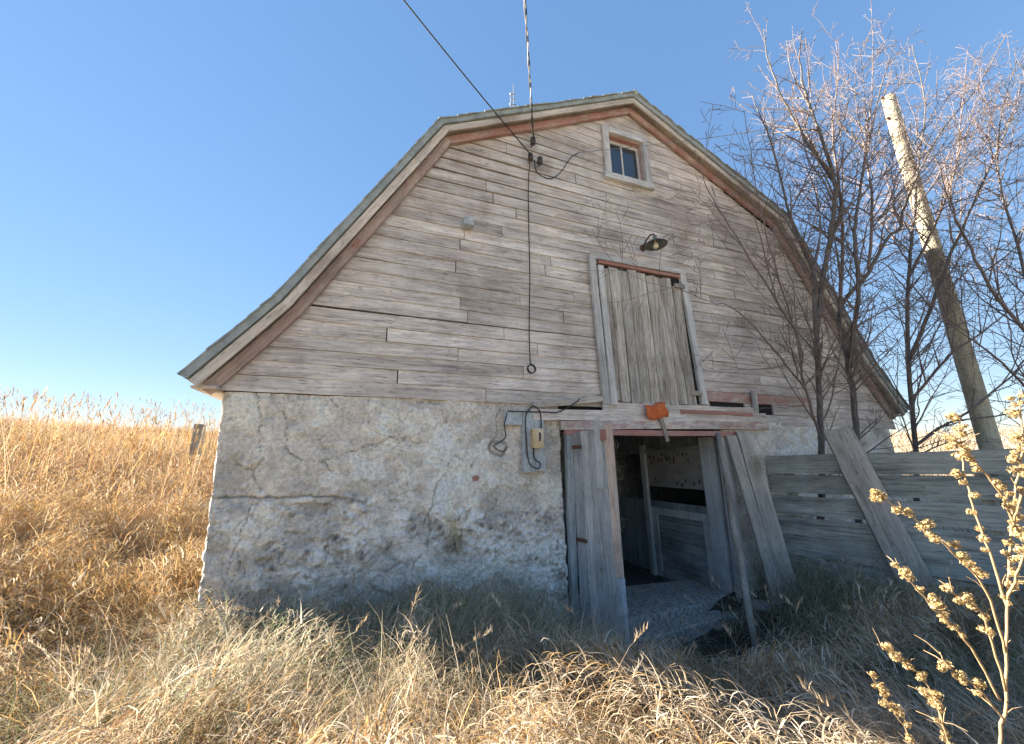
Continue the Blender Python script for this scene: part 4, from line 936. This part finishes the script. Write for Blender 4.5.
th0 = np.abs(RNG.normal(.22, .18, nB)); bend = np.abs(RNG.normal(1.7, .7, nB)) * (.7 + .6 * fbm(tx * .4, ty * .4, 2, 63))[bi]
C = pick(GOLD, nB); rust = (sstep(.45, .6, fbm(tx * .22, ty * .22, 3, 70)) * .6)[bi]; C = np.where((RNG.uniform(0, 1, nB) < .4)[:, None], pick(STRAW, nB), C); C = np.where((RNG.uniform(0, 1, nB) < rust)[:, None], pick(RUST, nB), C); C = np.where((tx[bi] > 0)[:, None], pick(STRAW, nB), C)
dk = (fbm(tx * .25, ty * .25, 3, 66) * .6 + .7)[bi][:, None]; C = C * dk
B = np.stack([bx, by, gz(bx, by) - .04], 1)
_, o = blades('tall_grass', B, az, L, RNG.uniform(.004, .009, nB) * (1 + tr[bi] * .035), th0, bend, C, '', 5)
meta(o, 'long golden dry grass covering the slope left of the barn', 'grass', None, 'stuff')

# broken curled bits tangled through the upper layer of the grass
lx, ly, lr = sector(190000, -60, 95, 1.3, 9.0, .6); hx, hy, hr = sector(90000, -60, -10, 5.5, 20, .62); lx = np.r_[lx, hx]; ly = np.r_[ly, hy]; lr = np.r_[lr, hr]
cl = fbm(lx * 2.6, ly * 2.6, 3, 90); keep = ~inside(lx, ly) & (RNG.uniform(0, 1, len(lx)) > door_bare(lx, ly) * 1.3) & (cl > .40) & ~((lx > -1.9) & (lx < 1.2) & (ly > -.8)) & ~((lx > -5.45) & (lx < 5.4) & (ly > -.06))
lx, ly, lr, cl = lx[keep], ly[keep], lr[keep], cl[keep]; nB = len(lx)
wz_ = sstep(-2.3, -.6, ly) * sstep(-5.6, -4.4, lx) * (lx < 2.2); hil = sstep(-.8, .6, ly) * sstep(-4.8, -5.4, lx)
top = (.10 + .34 * sstep(.38, .62, cl)) * (1 + .5 * hil) * (1 - .5 * np.exp(-(((lx + .8) / 1.3) ** 2 + ((ly + 1.3) / 1.1) ** 2)))
C = pick(STRAW, nB); C = np.where((RNG.uniform(0, 1, nB) < .5 * (1 - wz_) * sstep(.36, .52, fbm(lx * .5, ly * .5, 2, 57)))[:, None], pick(GOLD, nB), C); C = np.where((RNG.uniform(0, 1, nB) < .7 * hil)[:, None], pick(GOLD, nB), C); C = np.where((RNG.uniform(0, 1, nB) < .6 * wz_)[:, None], pick(SHADEG, nB), C)
B = np.stack([lx, ly, gz(lx, ly) + top * RNG.uniform(.35, 1.05, nB)], 1)
_, o = blades('grass_litter', B, fbm(lx * .35, ly * .35, 2, 50) * 4 * PI + RNG.normal(0, .75, nB), RNG.uniform(.07, .24, nB), RNG.uniform(.0035, .0095, nB) * (1 + .035 * lr), np.abs(RNG.normal(1.0, .4, nB)), RNG.uniform(.5, 2.6, nB), C, '', 4)
meta(o, 'broken curled straw tangled through the top of the matted grass', 'grass', None, 'stuff')

# upright stalks with feathery heads: crest of the slope, some in the yard
sx, sy, sr = sector(2200, -60, -12, 8, 40, .75); yx, yy, yr = sector(620, -58, 70, 1.8, 7.5, .6)
f1_ = ~inside(sx, sy) & ~((sx > -6.2) & (sy > -1)); sx, sy = sx[f1_], sy[f1_]
f2_ = ~inside(yx, yy) & (door_bare(yx, yy) < .35) & ~((yx > -1.9) & (yy > -.8) & (yx < 2.2)); yx, yy = yx[f2_], yy[f2_]
X = np.r_[sx, yx]; Y = np.r_[sy, yy]; n_ = len(X); far = np.r_[np.ones(len(sx)), np.zeros(len(yx))]
L = np.where(far > 0, RNG.uniform(.9, 2.0, n_), RNG.uniform(.5, .95, n_)); az = RNG.uniform(-PI, PI, n_); th0 = np.abs(RNG.normal(.08, .07, n_)) + (1 - far) * RNG.uniform(.1, .5, n_); bend = np.abs(RNG.normal(.25, .2, n_)) + (1 - far) * RNG.uniform(0, 1.3, n_)
C = np.where(far[:, None] > 0, pick(GOLD, n_), pick(STRAW, n_)) * .85
P, o = blades('grass_stalks', np.stack([X, Y, gz(X, Y) - .05], 1), az, L, np.where(far > 0, .011, .005), th0, bend, C, '', 6)
meta(o, 'upright dry grass stalks standing above the slope and the yard', 'grass', None, 'stuff')
k = 16; tip = P[:, -1]; dr = P[:, -1] - P[:, -2]; hl = np.where(far > 0, .24, .11)
ii = np.repeat(np.arange(n_), k); u = RNG.uniform(-.15, 1, len(ii)); dn = dr / np.linalg.norm(dr, axis=1, keepdims=True)
Bh = tip[ii] - dn[ii] * (u * hl[ii])[:, None]
_, o = blades('seed_heads', Bh, az[ii] + RNG.normal(0, 1.0, len(ii)), hl[ii] * RNG.uniform(.25, .5, len(ii)), hl[ii] * RNG.uniform(.03, .06, len(ii)), np.abs(RNG.normal(.3, .25, len(ii))), RNG.uniform(.2, 1.0, len(ii)), C[ii] * 1.05, '', 3, M_HEAD)
meta(o, 'feathery pale seed heads on the tall dry grass stalks', 'grass', None, 'stuff')

# low brush far off to the right
x3, y3, r3 = sector(1500, 56, 86, 24, 70, .7); nbl = 14; bi = np.repeat(np.arange(len(x3)), nbl); nB = len(bi)
bx = x3[bi] + RNG.normal(0, .35, nB); by = y3[bi] + RNG.normal(0, .35, nB)
_, o = blades('far_brush', np.stack([bx, by, gz(bx, by) - .1], 1), RNG.uniform(-PI, PI, nB), RNG.uniform(.6, 1.7, nB), RNG.uniform(.02, .06, nB), np.abs(RNG.normal(.3, .25, nB)), RNG.uniform(0, .8, nB), pick(STRAW, nB) * np.array([.95, .93, .95]), '', 4)
meta(o, 'pale dry brush on the far rise beyond the bare trees', 'brush', None, 'stuff')

# ------------------------------------------------------------------ dried weeds close to the camera, lower right
WEED=[
 (.0062,[[-1.95,-3.56,-.28],[-1.953, -3.573, 0.327], [-1.962, -3.638, 0.592], [-1.943, -3.696, 0.878], [-1.899, -3.739, 1.112], [-1.851, -3.789, 1.327], [-1.837, -3.821, 1.518]],0.62),
 (.0045,[[-1.941, -3.689, 0.848], [-1.975, -3.697, 1.052], [-1.991, -3.697, 1.204], [-1.989, -3.708, 1.331], [-2.008, -3.73, 1.443]],0.25),
 (.0045,[[-1.899, -3.739, 1.112], [-1.971, -3.758, 1.201], [-2.08, -3.766, 1.299], [-2.141, -3.767, 1.344], [-2.17, -3.76, 1.359]],0.2),
 (.0045,[[-1.947, -3.661, 0.704], [-2.058, -3.699, 0.92], [-2.208, -3.702, 1.057], [-2.337, -3.701, 1.148], [-2.445, -3.68, 1.215]],0.4),
 (.0045,[[-1.979, -3.632, 0.592], [-2.12, -3.652, 0.78], [-2.252, -3.663, 0.88], [-2.34, -3.657, 0.979], [-2.364, -3.655, 1.002]],0.5),
 (.0045,[[-1.963, -3.645, 0.621], [-2.083, -3.691, 0.841], [-2.172, -3.698, 0.906], [-2.22, -3.689, 0.935]],0.4),
 (.004,[[-1.966, -3.621, 0.533], [-2.115, -3.654, 0.652], [-2.23, -3.654, 0.726], [-2.259, -3.654, 0.771]],0.4),
 (.004,[[-1.897, -3.732, 1.082], [-1.959, -3.789, 1.179], [-1.935, -3.813, 1.237], [-1.914, -3.851, 1.355]],0.1),
 (.0045,[[-1.943, -3.696, 0.878], [-1.991, -3.768, 1.011], [-2.009, -3.813, 1.128]],0.2)]
WEED2=[(.0045,[[-1.77,-3.37,-.3],[-1.775, -3.376, 0.158], [-1.838, -3.406, 0.366], [-1.916, -3.423, 0.54], [-2.029, -3.405, 0.628], [-2.081, -3.396, 0.664]],0.5),
 (.0045,[[-1.82,-3.38,-.1],[-1.914, -3.392, 0.202], [-2.005, -3.398, 0.353], [-2.058, -3.4, 0.437], [-2.129, -3.401, 0.538], [-2.172, -3.401, 0.599]],0.65),
 (.0035,[[-1.838, -3.406, 0.366], [-1.907, -3.433, 0.483], [-2.0, -3.446, 0.536]],0.3)]
M_STEM = simple('weed_stem', (0.38, 0.27, 0.15), 0.8, noise=.35, nscale=40)
M_PUFF = blade_mat('dry_flower', .35)
def flower(name, parent, p, s):
    """one dried flower head: a cup of many small papery bracts"""
    n_ = 110; u = RNG.normal(0, 1, (n_, 3)); u /= np.linalg.norm(u, axis=1, keepdims=True); r = s * RNG.uniform(.35, 1.15, n_)[:, None]
    c = u * r * np.array([1, 1, .85]); a = np.cross(u, RNG.normal(0, 1, (n_, 3))); a /= np.linalg.norm(a, axis=1, keepdims=True); b = np.cross(u, a)
    q = s * RNG.uniform(.12, .28, n_)[:, None]; tilt = u * q * .5
    Vv = np.stack([c - a * q - b * q * .4, c + a * q - b * q * .4 + tilt, c + a * q * .5 + b * q, c - a * q * .7 + b * q * .8 - tilt], 1).reshape(-1, 3)
    col = np.array([[.55, .43, .23], [.47, .34, .16], [.62, .51, .31], [.32, .22, .11]])[RNG.integers(0, 4, n_)]
    return np_mesh(name, Vv, np.arange(n_ * 4).reshape(-1, 4), M_PUFF, parent, tint=np.repeat(col, 4, 0), loc=tuple(p))
def weed(lst, lab):
    base = Vector(lst[0][1][0]); root = empty('dried_weed', tuple(base), lab, 'weed', 'dried weeds at the lower right'); mb = MB()
    for r, P_, h0 in lst:
        pts = [p_ - base + rv(.0015) for p_ in wave(P_, 6)]; m_ = len(pts)
        mb.tube(pts, [.8 * r * (1 - .6 * i / (m_ - 1)) for i in range(m_)], 7)
        L_ = [0]
        for i in range(1, m_): L_.append(L_[-1] + (pts[i] - pts[i - 1]).length)
        s = h0 * L_[-1]
        while s <= L_[-1] + .001:
            i = max(1, min(m_ - 1, int(np.searchsorted(L_, s)))); pp = pts[i]; sz = random.uniform(.0085, .0148) * (.8 + .5 * s / L_[-1])
            o2 = rv(); o2.normalize(); o2.z = abs(o2.z) * .6; c_ = pp + o2 * sz * 1.1
            mb.tube([pp, c_], .0015, 3); flower('flower_head', root, c_, sz)
            if random.random() < .45: o2 = rv().normalized() * sz * 1.4; mb.tube([pp, pp + o2], .0013, 3); flower('flower_head', root, pp + o2, sz * .75)
            s += random.uniform(.026, .058)
        for _ in range(5):
            i = random.randrange(1, m_ - 1); dv = rv(); dv.normalize(); dv.z = abs(dv.z); e = pts[i] + dv * random.uniform(.03, .07); mb.tube([pts[i], (pts[i] + e) / 2 + Vector((0, 0, .006)), e], [.0016, .0014, .001], 3)
    mb.build('stem', M_STEM, root, True)
weed(WEED, 'tall sunlit dried weed with tan flower heads at the right edge')
weed(WEED2, 'low dried weed with few pale heads, left of the tall weed')

# ------------------------------------------------------------------ small debris
for (x, y, s, lab) in ((.55, -.22, .10, 'small pale stone at the right end of the doorway slab'), (.28, -.28, .07, 'smallest stone lying just in front of the doorway slab'), (.95, -.35, .13, 'larger grey stone at the foot of the propped pole')):
    bm_v = []; mb = MB(); prof = [(0.0, -.5), (.6, -.42), (1, 0), (.75, .35), (.0, .5)]
    mb.lathe([(r * s, zz * s) for r, zz in prof], 9)
    mb.v = [tuple(Vector(v) + rv(s * .09)) for v in mb.v]
    o = mb.build('stone', M_STONE, None, True, (x, y, float(gz(x, y)) + s * .25)); meta(o, lab, 'stone', 'stones by the doorway')
mb = MB()
for i in range(170):
    p = Vector((random.uniform(-1.1, .95), random.uniform(-.25, .95), 0)); zz = -.505 if p.y > .12 else -.6
    if p.y > .12 or p.x < .3: p.z = zz; q = p + Vector((random.gauss(0, .07), random.gauss(0, .07), random.uniform(0, .015))); mb.tube([p, (p + q) / 2 + Vector((0, 0, .008)), q], random.uniform(.0015, .004), 3)
o = mb.build('straw_litter', M_STRAW); meta(o, 'bits of straw scattered over the doorway slab', 'straw', None, 'stuff')
# straw caught on the door edge and on the leaning planks
mb = MB()
for i in range(60):
    p = Vector((-.62 + random.gauss(0, .03) - .5, -.40, random.uniform(.5, 1.6))); q = p + Vector((random.uniform(-.02, .12), random.uniform(-.06, .04), random.uniform(-.14, .08))); mb.tube([p, (p + q) / 2 + rv(.012), q], .0022, 3)
o = mb.build('straw_wisps', M_STRAW); meta(o, 'wisps of dry straw hanging along the inner edge of the open door', 'straw', None, 'stuff')
mb = MB()
for i in range(90):
    p = Vector((1.42 + random.gauss(0, .06), -.26 + random.gauss(0, .02), 1.28 + random.gauss(0, .07))); q = p + Vector((random.gauss(0, .06), random.uniform(-.05, 0), random.uniform(-.14, .04))); mb.tube([p, (p + q) / 2 + rv(.01), q], .0022, 3)
o = mb.build('straw_tuft', M_STRAW); meta(o, 'tuft of brown straw caught on the leaning planks', 'straw', None, 'stuff')
